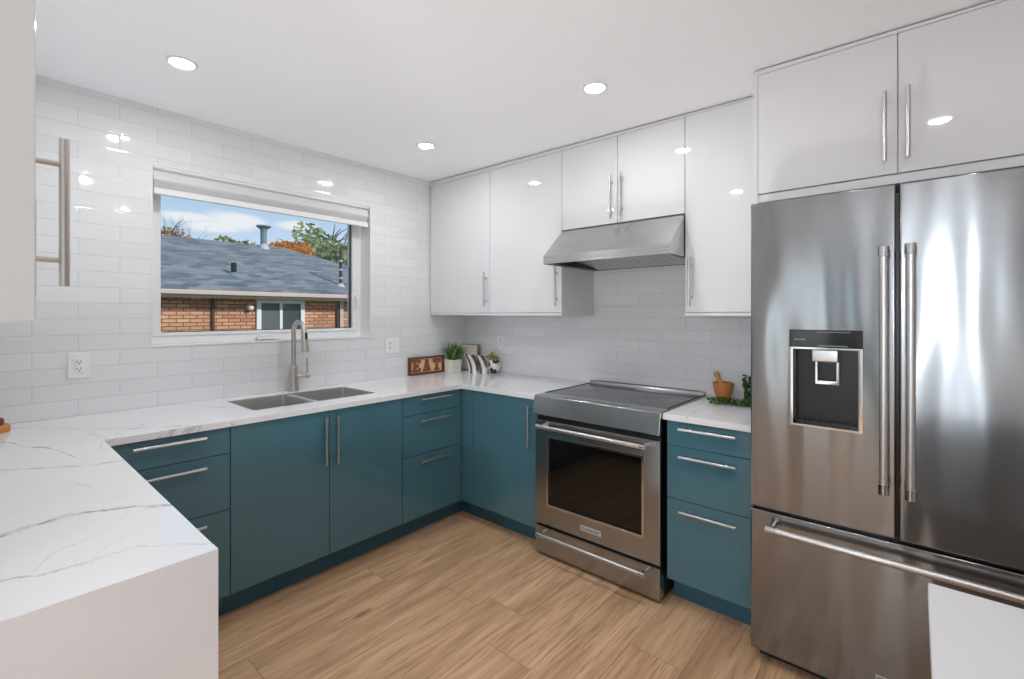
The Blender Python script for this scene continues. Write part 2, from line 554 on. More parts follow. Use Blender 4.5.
# patterned fabrics / ceramics
def stripes_mat():
    m, nt, bs, out = new_mat('striped_cloth')
    x, y, z = nt.sep(nt.obj())
    s = nt.m('FRACT', nt.m('DIVIDE', nt.m('ADD', nt.m('MULTIPLY', x, 1.0), nt.m('MULTIPLY', z, 0.45)), 0.066))
    k = nt.m('MULTIPLY', nt.ss(s, 0.42, 0.48), nt.ss(s, 0.90, 0.96, 1.0, 0.0))
    nt.L.new(nt.mix(k, srgb(238, 234, 230), srgb(96, 90, 90)), bs.inputs['Base Color'])
    bs.inputs['Roughness'].default_value = 0.85
    return m


def mug_mat():
    m, nt, bs, out = new_mat('black_and_white_glaze')
    n = nt.noise(nt.obj(), 26.0, 1.0)
    nt.L.new(nt.mix(nt.ss(n, 0.53, 0.57), srgb(236, 232, 228), srgb(42, 36, 36)), bs.inputs['Base Color'])
    bs.inputs['Roughness'].default_value = 0.2
    return m


M['stripes'] = stripes_mat()
M['mug'] = mug_mat()

# ------------------------------------------------------------------ mesh helpers
def box(bm, x0, x1, y0, y1, z0, z1, bev=0.0, seg=2):
    if x0 > x1: x0, x1 = x1, x0
    if y0 > y1: y0, y1 = y1, y0
    if z0 > z1: z0, z1 = z1, z0
    vs = [bm.verts.new((x, y, z)) for z in (z0, z1) for y in (y0, y1) for x in (x0, x1)]
    F = [(0, 2, 3, 1), (4, 5, 7, 6), (0, 1, 5, 4), (2, 6, 7, 3), (0, 4, 6, 2), (1, 3, 7, 5)]
    fs = [bm.faces.new([vs[i] for i in f]) for f in F]
    if bev > 0:
        es = list({e for f in fs for e in f.edges})
        bmesh.ops.bevel(bm, geom=es, offset=bev, segments=seg, affect='EDGES', profile=0.5)
    return vs


def P3(axis, d, u, v):
    return (d, u, v) if axis == 'x' else (u, d, v) if axis == 'y' else (u, v, d)


def frame(bm, axis, d0, d1, o, i):
    """rectangular ring (outer o, inner hole i) with depth d0..d1 along axis"""
    def ring(d, r):
        return [bm.verts.new(P3(axis, d, u, v)) for u, v in ((r[0], r[2]), (r[1], r[2]), (r[1], r[3]), (r[0], r[3]))]
    a, b, c, e = ring(d0, o), ring(d0, i), ring(d1, o), ring(d1, i)
    for k in range(4):
        n = (k + 1) % 4
        bm.faces.new((a[k], a[n], b[n], b[k]))
        bm.faces.new((c[n], c[k], e[k], e[n]))
        bm.faces.new((a[n], a[k], c[k], c[n]))
        bm.faces.new((b[k], b[n], e[n], e[k]))


def cyl(bm, p0, p1, r0, r1=None, n=16, caps=True):
    r1 = r0 if r1 is None else r1
    p0, p1 = V(p0), V(p1)
    d = (p1 - p0).normalized()
    a = d.orthogonal().normalized()
    b = d.cross(a)
    A = [bm.verts.new(p0 + (a * math.cos(t) + b * math.sin(t)) * r0) for t in [2 * PI * k / n for k in range(n)]]
    B = [bm.verts.new(p1 + (a * math.cos(t) + b * math.sin(t)) * r1) for t in [2 * PI * k / n for k in range(n)]]
    for k in range(n):
        bm.faces.new((A[k], A[(k + 1) % n], B[(k + 1) % n], B[k]))
    if caps:
        bm.faces.new(A[::-1])
        bm.faces.new(B)


def tube(bm, pts, r, n=12, caps=True):
    pts = [V(p) for p in pts]
    rs = r if hasattr(r, '__len__') else [r] * len(pts)
    rings = []
    prev = None
    for k, p in enumerate(pts):
        t = (pts[min(k + 1, len(pts) - 1)] - pts[max(k - 1, 0)]).normalized()
        if prev is None:
            a = t.orthogonal().normalized()
        else:
            a = (prev - t * prev.dot(t)).normalized()
        prev = a
        b = t.cross(a)
        rings.append([bm.verts.new(p + (a * math.cos(q) + b * math.sin(q)) * rs[k]) for q in [2 * PI * j / n for j in range(n)]])
    for A, B in zip(rings, rings[1:]):
        for j in range(n):
            bm.faces.new((A[j], A[(j + 1) % n], B[(j + 1) % n], B[j]))
    if caps:
        bm.faces.new(rings[0][::-1])
        bm.faces.new(rings[-1])


def lathe(bm, prof, cx=0, cy=0, n=32):
    rings = []
    for r, z in prof:
        if r < 1e-5:
            rings.append([bm.verts.new((cx, cy, z))])
        else:
            rings.append([bm.verts.new((cx + r * math.cos(t), cy + r * math.sin(t), z)) for t in [2 * PI * k / n for k in range(n)]])
    for A, B in zip(rings, rings[1:]):
        for k in range(n):
            a, b = A[k % len(A)], A[(k + 1) % len(A)]
            c, d = B[(k + 1) % len(B)], B[k % len(B)]
            vs = []
            for q in (a, b, c, d):
                if q not in vs:
                    vs.append(q)
            if len(vs) > 2:
                bm.faces.new(vs)


def prism(bm, poly, axis, a0, a1):
    """polygon poly [(u,v)] extruded along axis from a0 to a1"""
    A = [bm.verts.new(P3(axis, a0, u, v)) for u, v in poly]
    B = [bm.verts.new(P3(axis, a1, u, v)) for u, v in poly]
    n = len(poly)
    bm.faces.new(A)
    bm.faces.new(B[::-1])
    for k in range(n):
        bm.faces.new((A[(k + 1) % n], A[k], B[k], B[(k + 1) % n]))


def cells(bm, axis, d0, d1, us, vs, inside):
    """solid plate made of the grid cells for which inside(u,v) holds"""
    vert = {}

    def g(i, j, k):
        if (i, j, k) not in vert:
            vert[(i, j, k)] = bm.verts.new(P3(axis, (d0, d1)[k], us[i], vs[j]))
        return vert[(i, j, k)]
    on = {(i, j) for i in range(len(us) - 1) for j in range(len(vs) - 1) if inside((us[i] + us[i + 1]) / 2, (vs[j] + vs[j + 1]) / 2)}
    for i, j in on:
        for k in (0, 1):
            q = [g(i, j, k), g(i + 1, j, k), g(i + 1, j + 1, k), g(i, j + 1, k)]
            bm.faces.new(q if k else q[::-1])
        for (di, dj), (p, q) in {(-1, 0): ((i, j), (i, j + 1)), (1, 0): ((i + 1, j), (i + 1, j + 1)), (0, -1): ((i, j), (i + 1, j)), (0, 1): ((i, j + 1), (i + 1, j + 1))}.items():
            if (i + di, j + dj) not in on:
                bm.faces.new((g(*p, 0), g(*q, 0), g(*q, 1), g(*p, 1)))


ROOT = {}


def thing(name, loc, label, cat, group=None):
    o = bpy.data.objects.new(name, None)
    o.empty_display_size = 0.1
    COL.objects.link(o)
    o.location = loc
    ROOT[o.name] = V(loc)
    o['label'] = label
    o['category'] = cat
    if group:
        o['group'] = group
    return o


def fin(name, bm, mat, parent=None, loc=None, label=None, cat=None, group=None, kind=None, smooth=35, bev=0.0, seg=2, xf=None):
    if xf is not None:
        bmesh.ops.transform(bm, matrix=xf, verts=bm.verts)
    base = ROOT[parent.name] if parent is not None else V(loc or (0, 0, 0))
    bmesh.ops.translate(bm, vec=-base, verts=bm.verts)
    bmesh.ops.recalc_face_normals(bm, faces=bm.faces)
    if bev > 0:
        bm.normal_update()
        es = [e for e in bm.edges if len(e.link_faces) == 2 and e.calc_face_angle(0) > math.radians(40)]
        bmesh.ops.bevel(bm, geom=es, offset=bev, segments=seg, affect='EDGES', profile=0.5, clamp_overlap=True)
    me = bpy.data.meshes.new(name)
    bm.to_mesh(me)
    bm.free()
    me.materials.append(mat)
    if smooth:
        me.shade_smooth()
        me.set_sharp_from_angle(angle=math.radians(smooth))
    o = bpy.data.objects.new(name, me)
    if smooth:
        wn = o.modifiers.new('weighted_normal', 'WEIGHTED_NORMAL')
        wn.keep_sharp = True
        wn.weight = 100
    COL.objects.link(o)
    if parent is not None:
        o.parent = parent
    else:
        o.location = base
    ROOT[o.name] = base
    if label: o['label'] = label
    if cat: o['category'] = cat
    if group: o['group'] = group
    if kind: o['kind'] = kind
    return o


def B():
    return bmesh.new()


def bx(name, mat, parent, x0, x1, y0, y1, z0, z1, bev=0.0, **kw):
    bm = B()
    box(bm, x0, x1, y0, y1, z0, z1, bev)
    return fin(name, bm, mat, parent, **kw)


def bar_handle(parent, c, axis, normal, length=0.25, mat='nickel', r=0.0062, stand=0.033, name='handle'):
    """bar pull: centre c on the front's face, bar along axis, standing off along normal"""
    bm = B()
    c = V(c)
    a = V({'x': (1, 0, 0), 'y': (0, 1, 0), 'z': (0, 0, 1)}[axis])
    n = V(normal)
    p = c + n * stand
    cyl(bm, p - a * length / 2, p + a * length / 2, r, n=16)
    for s in (-1, 1):
        q = c + a * s * length * 0.325
        cyl(bm, q, q + n * stand, 0.0045, n=10)
    return fin(name, bm, M[mat], parent)


# ------------------------------------------------------------------ setting
H = 2.45
def HC(x):
    return 2.4565 - 0.0118 * x
XR, YF = 5.4, -6.2
bx('floor', M['floor'], None, -0.2, XR + 0.2, YF - 0.2, 0.2, -0.12, 0.0, kind='structure')
bm = B()
prism(bm, [(-0.2, HC(-0.2)), (XR + 0.2, HC(XR + 0.2)), (XR + 0.2, 2.7), (-0.2, 2.7)], 'y', YF - 0.2, 0.2)
fin('ceiling', bm, M['ceiling'], kind='structure', smooth=0)
# window wall with its opening
WY0, WY1, WZ0, WZ1 = -2.209, -0.932, 1.22, 2.165
bm = B()
cells(bm, 'x', -0.22, 0.0, [YF - 0.2, WY0, WY1, 0.0], [0.0, WZ0, WZ1, 2.46], lambda u, v: not (WY0 < u < WY1 and WZ0 < v < WZ1))
fin('wall_left', bm, M['tile_left'], kind='structure', smooth=0)
bx('wall_back', M['tile_back'], None, -0.22, XR + 0.2, 0.0, 0.2, 0.0, 2.46, kind='structure')
bm = B()
RW = (-5.75, -3.35, 0.45, 2.15)
cells(bm, 'x', XR, XR + 0.2, [YF - 0.2, RW[0], RW[1], 0.0], [0.0, RW[2], RW[3], H], lambda u, v: not (RW[0] < u < RW[1] and RW[2] < v < RW[3]))
fin('wall_right', bm, M['paint'], kind='structure', smooth=0)
DX0, DX1, DZ1 = 1.60, 2.44, 2.1
bm = B()
cells(bm, 'y', YF - 0.2, YF, [0.0, DX0, DX1, XR], [0.0, DZ1, H], lambda u, v: not (DX0 < u < DX1 and v < DZ1))
fin('wall_front', bm, M['paint'], kind='structure', smooth=0)
bx('wall_partition', M['paint'], None, 0.0, 1.90, -3.26, -3.14, 0.0, H, kind='structure')

# sliding patio door behind the camera (unseen, holds an added fill lamp)
t = thing('door_1', ((DX0 + DX1) / 2, YF - 0.1, 0), 'white framed full-height glass patio door in the wall behind the kitchen', 'door')
t['kind'] = 'structure'
bm = B(); frame(bm, 'y', YF - 0.14, YF - 0.06, (DX0, DX1, 0.0, DZ1), (DX0 + 0.06, DX1 - 0.06, 0.06, DZ1 - 0.06))
fin('door_frame', bm, M['vinyl'], t)
for a, b in ((DX0 + 0.06, DX1 - 0.06),):
    bx('pane', M['glass'], t, a, b, YF - 0.103, YF - 0.097, 0.06, DZ1 - 0.06)

# unseen window added in the side wall to let more light in
t = thing('added_window', (XR + 0.1, -4.55, RW[2]), 'added wide white framed window, out of view, in the side wall of the room behind the kitchen', 'window')
t['kind'] = 'structure'
bm = B(); frame(bm, 'x', XR + 0.03, XR + 0.12, RW, (RW[0] + 0.06, RW[1] - 0.06, RW[2] + 0.06, RW[3] - 0.06))
box(bm, XR + 0.04, XR + 0.11, -4.58, -4.52, RW[2] + 0.06, RW[3] - 0.06)
fin('window_frame', bm, M['vinyl'], t)
for a, b in ((RW[0] + 0.06, -4.58), (-4.52, RW[1] - 0.06)):
    bx('pane', M['glass'], t, XR + 0.07, XR + 0.076, a, b, RW[2] + 0.06, RW[3] - 0.06)

# kitchen window
t = thing('window_1', (-0.12, (WY0 + WY1) / 2, WZ0), 'white framed kitchen window above the sink', 'window')
t['kind'] = 'structure'
bm = B()
frame(bm, 'x', -0.215, 0.004, (WY0, WY1, WZ0, WZ1), (WY0 + 0.006, WY1 - 0.006, WZ0 + 0.008, WZ1 - 0.006))
fin('window_reveal', bm, M['vinyl'], t)
bm = B()
frame(bm, 'x', -0.20, -0.125, (WY0 + 0.006, WY1 - 0.006, WZ0 + 0.008, WZ1 - 0.006), (-2.178, -0.966, WZ0 + 0.05, WZ1 - 0.05))
fin('window_frame', bm, M['vinyl'], t, bev=0.003)
GY0, GY1, GZ0, GZ1 = -2.142, -1.008, 1.289, 2.09
bm = B()
frame(bm, 'x', -0.19, -0.118, (-2.178, -0.966, WZ0 + 0.05, WZ1 - 0.05), (GY0, GY1, GZ0, GZ1))
fin('sash', bm, M['vinyl'], t, bev=0.004)
bm = B(); frame(bm, 'x', -0.160, -0.138, (GY0, GY1, GZ0, GZ1), (GY0 + 0.003, GY1 - 0.007, GZ0 + 0.004, GZ1 - 0.004))
fin('gasket', bm, M['gasket'], t)
bx('pane', M['glass'], t, -0.152, -0.146, GY0 + 0.003, GY1 - 0.01, GZ0 + 0.004, GZ1 - 0.004)
bm = B()
box(bm, -0.124, -0.075, -1.665, -1.535, WZ0 + 0.012, WZ0 + 0.030, 0.006)
tube(bm, [(-0.085, -1.56, WZ0 + 0.032), (-0.08, -1.61, WZ0 + 0.040), (-0.08, -1.655, WZ0 + 0.036)], [0.008, 0.007, 0.009], 10)
fin('crank_handle', bm, M['vinyl'], t)
bm = B()
box(bm, -0.12, -0.108, -0.996, -0.972, 1.43, 1.53, 0.004)
box(bm, -0.108, -0.092, -0.992, -0.979, 1.455, 1.515, 0.004)
fin('latch', bm, M['vinyl'], t)

# ------------------------------------------------------------------ cabinets
def doorfront(parent, name, axis, face, th, u0, u1, z0, z1, mat, out=1):
    """slab front: face = coordinate of the visible face, out = direction it looks along axis"""
    g = 0.0015
    d0, d1 = face - out * th, face
    bm = B()
    if axis == 'x':
        box(bm, d0, d1, u0 + g, u1 - g, z0 + g, z1 - g, 0.0016)
    else:
        box(bm, u0 + g, u1 - g, d0, d1, z0 + g, z1 - g, 0.0016)
    return fin(name, bm, mat, parent)


T, TD = M['teal'], M['teal_dark']
XF = 0.622    # front face of the window-run cabinets
YB = -0.624   # front face of the hood-run cabinets
SPL = (0.118, 0.510, 0.763, 0.882)
CT = 0.8835

def drawers_x(name, label, y0, y1, hy):
    t = thing(name, (0.3, (y0 + y1) / 2, 0), label, 'cabinet', 'teal base cabinets')
    bx('carcass', T, t, 0.01, XF - 0.021, y0 + 0.001, y1 - 0.001, 0.118, CT)
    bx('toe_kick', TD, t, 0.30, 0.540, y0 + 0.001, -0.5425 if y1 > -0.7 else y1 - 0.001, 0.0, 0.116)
    for k, hz in ((2, 0.855), (1, 0.724), (0, 0.471)):
        d = doorfront(t, 'drawer', 'x', XF, 0.02, y0, y1, SPL[k], SPL[k + 1], T)
        bar_handle(d, (XF, hy, hz), 'y', (1, 0, 0))
    return t


drawers_x('drawer_cabinet', 'teal three-drawer base cabinet under the window wall, partly hidden by the white waterfall counter', -2.503, -2.046, -2.273)
t = drawers_x('drawer_cabinet', 'teal three-drawer base cabinet in the inner corner, right of the sink doors', -1.109, -0.648, -0.868)
bx('corner_filler', T, t, XF - 0.02, XF, -0.647, -0.6255, 0.118, CT)

# sink cabinet: open-topped so that the bowls hang inside it
t = thing('sink_cabinet', (0.3, -1.577, 0), 'teal two-door base cabinet under the double sink', 'cabinet', 'teal base cabinets')
bm = B()
box(bm, 0.01, XF - 0.021, -2.045, -2.027, 0.118, CT)
box(bm, 0.01, XF - 0.021, -1.128, -1.110, 0.118, CT)
box(bm, 0.01, XF - 0.021, -2.027, -1.128, 0.118, 0.136)
box(bm, 0.01, 0.02, -2.027, -1.128, 0.136, CT)
box(bm, XF - 0.04, XF - 0.021, -2.027, -1.128, 0.80, CT)
fin('carcass', bm, T, t)
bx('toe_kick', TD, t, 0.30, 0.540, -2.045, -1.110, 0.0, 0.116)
for y0, y1, hy in ((-2.046, -1.574, -1.607), (-1.574, -1.109, -1.541)):
    d = doorfront(t, 'door', 'x', XF, 0.02, y0, y1, SPL[0], SPL[3], T)
    bar_handle(d, (XF, hy, 0.726), 'z', (1, 0, 0))

# corner cabinet with one door on the hood run
t = thing('corner_cabinet', (0.95, -0.3, 0), 'teal single-door corner base cabinet left of the range', 'cabinet', 'teal base cabinets')
bx('carcass', T, t, 0.645, 1.278, YB + 0.021, -0.01, 0.118, CT)
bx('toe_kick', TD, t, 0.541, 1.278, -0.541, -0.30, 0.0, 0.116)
bx('corner_filler', T, t, XF + 0.001, 0.732, YB, YB + 0.02, 0.118, CT, 0.001)
d = doorfront(t, 'door', 'y', YB, 0.02, 0.733, 1.280, SPL[0], SPL[3], T, out=-1)
bar_handle(d, (1.226, YB, 0.717), 'z', (0, -1, 0))

# drawers right of the range
t = thing('drawer_cabinet', (2.25, -0.3, 0), 'teal three-drawer base cabinet between the range and the refrigerator', 'cabinet', 'teal base cabinets')
bx('carcass', T, t, 2.062, 2.438, YB + 0.021, -0.01, 0.118, CT)
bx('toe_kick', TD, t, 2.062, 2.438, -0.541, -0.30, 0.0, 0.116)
for k, hz in ((2, 0.852), (1, 0.722), (0, 0.464)):
    d = doorfront(t, 'drawer', 'y', YB, 0.02, 2.061, 2.439, SPL[k], SPL[k + 1], T, out=-1)
    bar_handle(d, (2.254, YB, hz), 'x', (0, -1, 0))

# cabinets under the near counter leg (fronts face the hood wall)
t = thing('counter_leg_cabinet', (1.25, -2.82, 0), 'teal base cabinet under the marble-veined counter with the waterfall end', 'cabinet', 'teal base cabinets')
bx('carcass', T, t, 0.645, 1.862, -3.12, -2.527, 0.118, CT)
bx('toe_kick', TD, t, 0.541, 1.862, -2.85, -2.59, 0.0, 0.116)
for k in range(3):
    u0 = 0.66 + 0.4 * k
    d = doorfront(t, 'door', 'y', -2.506, 0.02, u0, u0 + 0.4, SPL[0], SPL[3], T, out=1)
    bar_handle(d, (u0 + 0.35, -2.506, 0.726), 'z', (0, 1, 0))

# --- white wall cabinets
W = M['white_gloss']

def filler(t, x0, x1, y0, y1, z0):
    bm = B()
    prism(bm, [(x0, z0), (x1, z0), (x1, HC(x1) - 0.007), (x0, HC(x0) - 0.007)], 'y', y0, y1)
    return fin('filler_strip', bm, W, t)


def wall_cab(name, label, x0, x1, z0, z1, doors, yf, handles, rail=True):
    t = thing(name, ((x0 + x1) / 2, -0.004, z0), label, 'cabinet', 'white wall cabinets')
    bx('carcass', W, t, x0 + 0.0005, x1 - 0.0005, yf + 0.021, -0.002, z0, z1 + 0.003, 0.001)
    filler(t, x0 + 0.0005, x1 - 0.0005, yf + 0.0005, yf + 0.02, z1 + 0.0005)
    zb = z0
    if rail:
        bx('bottom_rail', W, t, x0 + 0.0005, x1 - 0.0005, yf, yf + 0.0205, z0, z0 + 0.016, 0.001)
        zb = z0 + 0.018
    for (u0, u1), h in zip(doors, handles):
        d = doorfront(t, 'door', 'y', yf, 0.02, u0, u1, zb, z1, W, out=-1)
        if h:
            bar_handle(d, (h[0], yf, h[1]), 'z', (0, -1, 0))
    return t


YU = -0.392
wall_cab('wall_cabinet', 'tall white gloss wall cabinet in the corner beside the window wall', 0.003, 0.668, 1.380, 2.414, [(0.012, 0.668)], YU, [(0.636, 1.565)])
wall_cab('wall_cabinet', 'tall white gloss wall cabinet left of the range hood', 0.668, 1.289, 1.380, 2.414, [(0.668, 1.289)], YU, [(1.256, 1.565)])
wall_cab('wall_cabinet', 'short two-door white gloss wall cabinet above the range hood', 1.289, 2.062, 1.912, 2.414, [(1.289, 1.6755), (1.6755, 2.062)], YU, [(1.643, 2.066), (1.707, 2.068)], rail=False)
wall_cab('wall_cabinet', 'tall white gloss wall cabinet between the range hood and the refrigerator', 2.062, 2.440, 1.380, 2.414, [(2.062, 2.440)], YU, [(2.094, 1.556)])

# refrigerator surround
YC = -0.632
t = thing('fridge_cabinet', (2.92, -0.004, 1.86), 'wide two-door white gloss cabinet above the refrigerator with its side panel', 'cabinet', 'white wall cabinets')
bx('side_panel', W, t, 2.4425, 2.461, YC, -0.002, 0.0, 2.4205, 0.001)
bx('side_panel', W, t, 3.384, 3.402, YC, -0.002, 0.0, 2.409, 0.001)
bx('carcass', W, t, 2.4615, 3.3835, YC + 0.021, -0.002, 1.862, 2.404)
bx('bottom_rail', W, t, 2.4615, 3.3835, YC + 0.004, YC + 0.0205, 1.862, 1.893)
filler(t, 2.4615, 3.3835, YC + 0.0005, YC + 0.02, 2.4025)
for (u0, u1), hx in (((2.4605, 2.919), 2.883), ((2.919, 3.3845), 2.948)):
    d = doorfront(t, 'door', 'y', YC, 0.02, u0, u1, 1.897, 2.402, W, out=-1)
    bar_handle(d, (hx, YC, 2.067), 'z', (0, -1, 0), r=0.0066)

# wall cabinet above the near counter leg: its end panel edges into the picture on the left
t = thing('wall_cabinet', (0.95, -3.13, 1.38), 'white gloss wall cabinet at the left edge, over the near counter, seen end-on', 'cabinet', 'white wall cabinets')
bx('carcass', W, t, 0.003, 1.898, -3.137, -2.766, 1.380, 2.417, 0.001)
filler(t, 0.003, 1.898, -2.766, -2.747, 2.4165)
bx('end_panel', W, t, 1.8983, 1.9003, -3.1385, -2.7465, 1.3795, 2.417)
for k, (u0, u1) in enumerate(((0.012, 0.64), (0.64, 1.269), (1.269, 1.898))):
    d = doorfront(t, 'door', 'y', -2.745, 0.02, u0, u1, 1.382, 2.414, W, out=1)
    bar_handle(d, (u1 - 0.028, -2.745, 1.562), 'z', (0, 1, 0), mat='nickel_warm', r=0.0072, stand=0.036)

# ------------------------------------------------------------------ worktops and sink
Q = M['quartz']
SX0, SX1, SY0, SY1 = 0.118, 0.502, -1.905, -1.207
bm = B()
def in_top(x, y):
    if SX0 < x < SX1 and SY0 < y < SY1:
        return False
    return (x < 0.645) or (y > -0.645 and x < 1.281) or (y < -2.485 and x < 1.894)
cells(bm, 'z', 0.885, 0.914, [0.002, SX0, SX1, 0.645, 1.281, 1.864, 1.894], [-3.138, -2.485, SY0, SY1, -0.645, -0.002], in_top)
root = thing('countertop', (0.9, -1.6, 0.885), 'long white grey-veined quartz countertop wrapping round three sides with a waterfall end', 'countertop')
fin('worktop', bm, Q, root, bev=0.0015)
bx('waterfall_panel', Q, root, 1.8645, 1.8946, -3.1385, -2.4846, 0.0, 0.9134)
bx('countertop', Q, None, 2.049, 2.440, -0.645, -0.002, 0.885, 0.914, 0.0015, loc=(2.24, -0.3, 0.885),
   label='short piece of white quartz countertop between the range and the refrigerator', cat='countertop')

def bowl(y0, y1):
    bm = B()
    cx, cy = (SX0 + SX1) / 2, (y0 + y1) / 2
    hx, hy = (SX1 - SX0) / 2 - 0.0005, (y1 - y0) / 2

    def ring(k, z, rr):
        pts = []
        for qx, qy, a0 in ((1, 1, 0), (-1, 1, 90), (-1, -1, 180), (1, -1, 270)):
            for s in range(5):
                a = math.radians(a0 + 22.5 * s)
                pts.append((cx + qx * (hx - k - rr) + rr * math.cos(a), cy + qy * (hy - k - rr) + rr * math.sin(a), z))
        return [bm.verts.new(p) for p in pts]
    R = [ring(0.0, 0.886, 0.008), ring(0.0, 0.9138, 0.008), ring(0.006, 0.9138, 0.014), ring(0.008, 0.905, 0.018), ring(0.010, 0.70, 0.02), ring(0.018, 0.688, 0.02), ring(0.034, 0.685, 0.02)]
    for A, C in zip(R, R[1:]):
        for k in range(20):
            bm.faces.new((A[k], A[(k + 1) % 20], C[(k + 1) % 20], C[k]))
    bm.faces.new(R[-1])
    return bm


t = thing('sink', (0.31, -1.556, 0.685), 'stainless steel double bowl undermount sink below the window', 'sink')
for y0, y1 in ((SY0 + 0.0005, -1.5845), (-1.5755, SY1 - 0.0005)):
    o = fin('bowl', bowl(y0, y1), M['sink'], t, smooth=60)
    bm = B()
    lathe(bm, [(0.0, 0.6865), (0.03, 0.6865), (0.042, 0.690), (0.044, 0.686)], (SX0 + SX1) / 2 - 0.03, (y0 + y1) / 2, 24)
    fin('drain', bm, M['chrome'], o)
bx('divider', M['sink'], t, SX0 + 0.0005, SX1 - 0.0005, -1.5845, -1.5755, 0.69, 0.9135)

# faucet
FX, FY = 0.052, -1.507
t = thing('faucet', (FX, FY, 0.914), 'brushed nickel gooseneck pull-down faucet behind the sink', 'faucet')
bm = B()
lathe(bm, [(0, 0.914), (0.033, 0.914), (0.033, 0.922), (0.030, 0.93), (0.0265, 1.0), (0.024, 1.062), (0.02, 1.068), (0, 1.068)], FX, FY, 28)
fin('body', bm, M['nickel_warm'], t)
bm = B()
R = 0.060
dx, dy = math.cos(math.radians(4)), math.sin(math.radians(4))
pts = [(FX, FY, 1.06), (FX, FY, 1.15), (FX, FY, 1.280)]
for k in range(1, 15):
    a = PI - math.radians(165) * k / 14
    r = R + R * math.cos(a)
    pts.append((FX + r * dx, FY + r * dy, 1.280 + R * math.sin(a)))
e = pts[-1]
fin('neck', (lambda b: (tube(b, pts, 0.0140, 16), b)[1])(bm), M['nickel_warm'], t)
bm = B()
tube(bm, [(e[0], e[1], e[2] + 0.004), (e[0] + 0.006 * dx, e[1] + 0.006 * dy, e[2] - 0.03), (e[0] + 0.014 * dx, e[1] + 0.014 * dy, e[2] - 0.105), (e[0] + 0.016 * dx, e[1] + 0.016 * dy, e[2] - 0.134)], [0.0165, 0.0185, 0.021, 0.0205], 18)
sp = fin('spray_head', bm, M['nickel_warm'], t)
bm = B()
q = V((e[0] + 0.026 * dx, e[1] + 0.026 * dy, e[2] - 0.035))
box(bm, q.x - 0.006, q.x + 0.006, q.y - 0.006, q.y + 0.006, q.z - 0.022, q.z + 0.018, 0.003)
fin('spray_button', bm, M['black'], sp)
bm = B()
LX, LY = 0.035 * dx, 0.074
cyl(bm, (FX, FY, 1.005), (FX + 0.03, FY + LY, 1.005), 0.0125, n=16)
bmesh.ops.create_uvsphere(bm, u_segments=14, v_segments=10, radius=0.0165, matrix=Matrix.Translation((FX + 0.03, FY + LY, 1.005)))
cyl(bm, (FX + 0.03, FY + LY, 1.005), (FX + 0.032, FY + LY - 0.004, 1.115), 0.0065, 0.0055, n=12)
fin('lever', bm, M['nickel_warm'], t)

# ------------------------------------------------------------------ range
RX0, RX1 = 1.2955, 2.0455
ST = M['steel']
t = thing('range', (1.665, -0.33, 0), 'stainless steel slide-in electric range with black oven window below the hood', 'range')
bx('body', M['black'], t, RX0 + 0.004, RX1 - 0.002, -0.62, -0.02, 0.012, 0.905)
for fx_ in (RX0 + 0.05, RX1 - 0.05):
    for fy_ in (-0.56, -0.08):
        bm = B()
        cyl(bm, (fx_, fy_, 0), (fx_, fy_, 0.014), 0.018, n=12)
        fin('foot', bm, M['black'], t)
bm = B()
prism(bm, [(-0.680, 0.812), (-0.664, 0.912), (-0.658, 0.919), (-0.560, 0.920), (-0.560, 0.900), (-0.62, 0.900), (-0.62, 0.812)], 'x', RX0 - 0.013, RX1 + 0.001)
cp = fin('control_panel', bm, ST, t, bev=0.002)
bx('touch_strip', M['grey_plastic'], cp, 1.47, 1.86, -0.645, -0.600, 0.9195, 0.9208, 0.0004)
bx('side_trim', ST, t, RX0 - 0.013, RX0 + 0.002, -0.560, -0.045, 0.905, 0.9215)
bx('side_trim', ST, t, RX1 - 0.010, RX1 + 0.001, -0.560, -0.045, 0.905, 0.9215)
gl = bx('cooktop', M['black_glass'], t, RX0 + 0.002, RX1 - 0.010, -0.559, -0.065, 0.905, 0.920, 0.001)
ring_m = simple('burner_ring_print', (0.05, 0.05, 0.05, 1), 0.2)
for bxx, byy, br in ((1.49, -0.42, 0.105), (1.85, -0.42, 0.085), (1.49, -0.19, 0.078), (1.85, -0.19, 0.105)):
    bm = B()
    lathe(bm, [(br - 0.003, 0.9201), (br - 0.003, 0.9204), (br, 0.9204), (br, 0.9201)], bxx, byy, 40)
    fin('burner_ring', bm, ring_m, gl)
bm = B()
prism(bm, [(-0.064, 0.905), (-0.064, 0.925), (-0.056, 0.940), (-0.022, 0.940), (-0.022, 0.905)], 'x', RX0 - 0.008, RX1 + 0.001)
fin('rear_vent', bm, ST, t, bev=0.002)
bx('rear_vent_slot', M['black'], t, RX0 + 0.03, RX1 - 0.03, -0.048, -0.030, 0.938, 0.9412)
# oven door
DZ0, DZT = 0.186, 0.781
bm = B()
frame(bm, 'y', -0.668, -0.622, (RX0, RX1, DZ0, DZT), (1.382, 1.957, 0.303, 0.690))
dr = fin('oven_door', bm, ST, t, bev=0.003)
bm = B()
frame(bm, 'y', -0.6705, -0.650, (1.374, 1.965, 0.295, 0.698), (1.386, 1.953, 0.307, 0.686))
fin('window_bezel', bm, M['chrome'], dr, bev=0.001)
bx('oven_window', M['oven_glass'], dr, 1.380, 1.959, -0.660, -0.640, 0.300, 0.693)

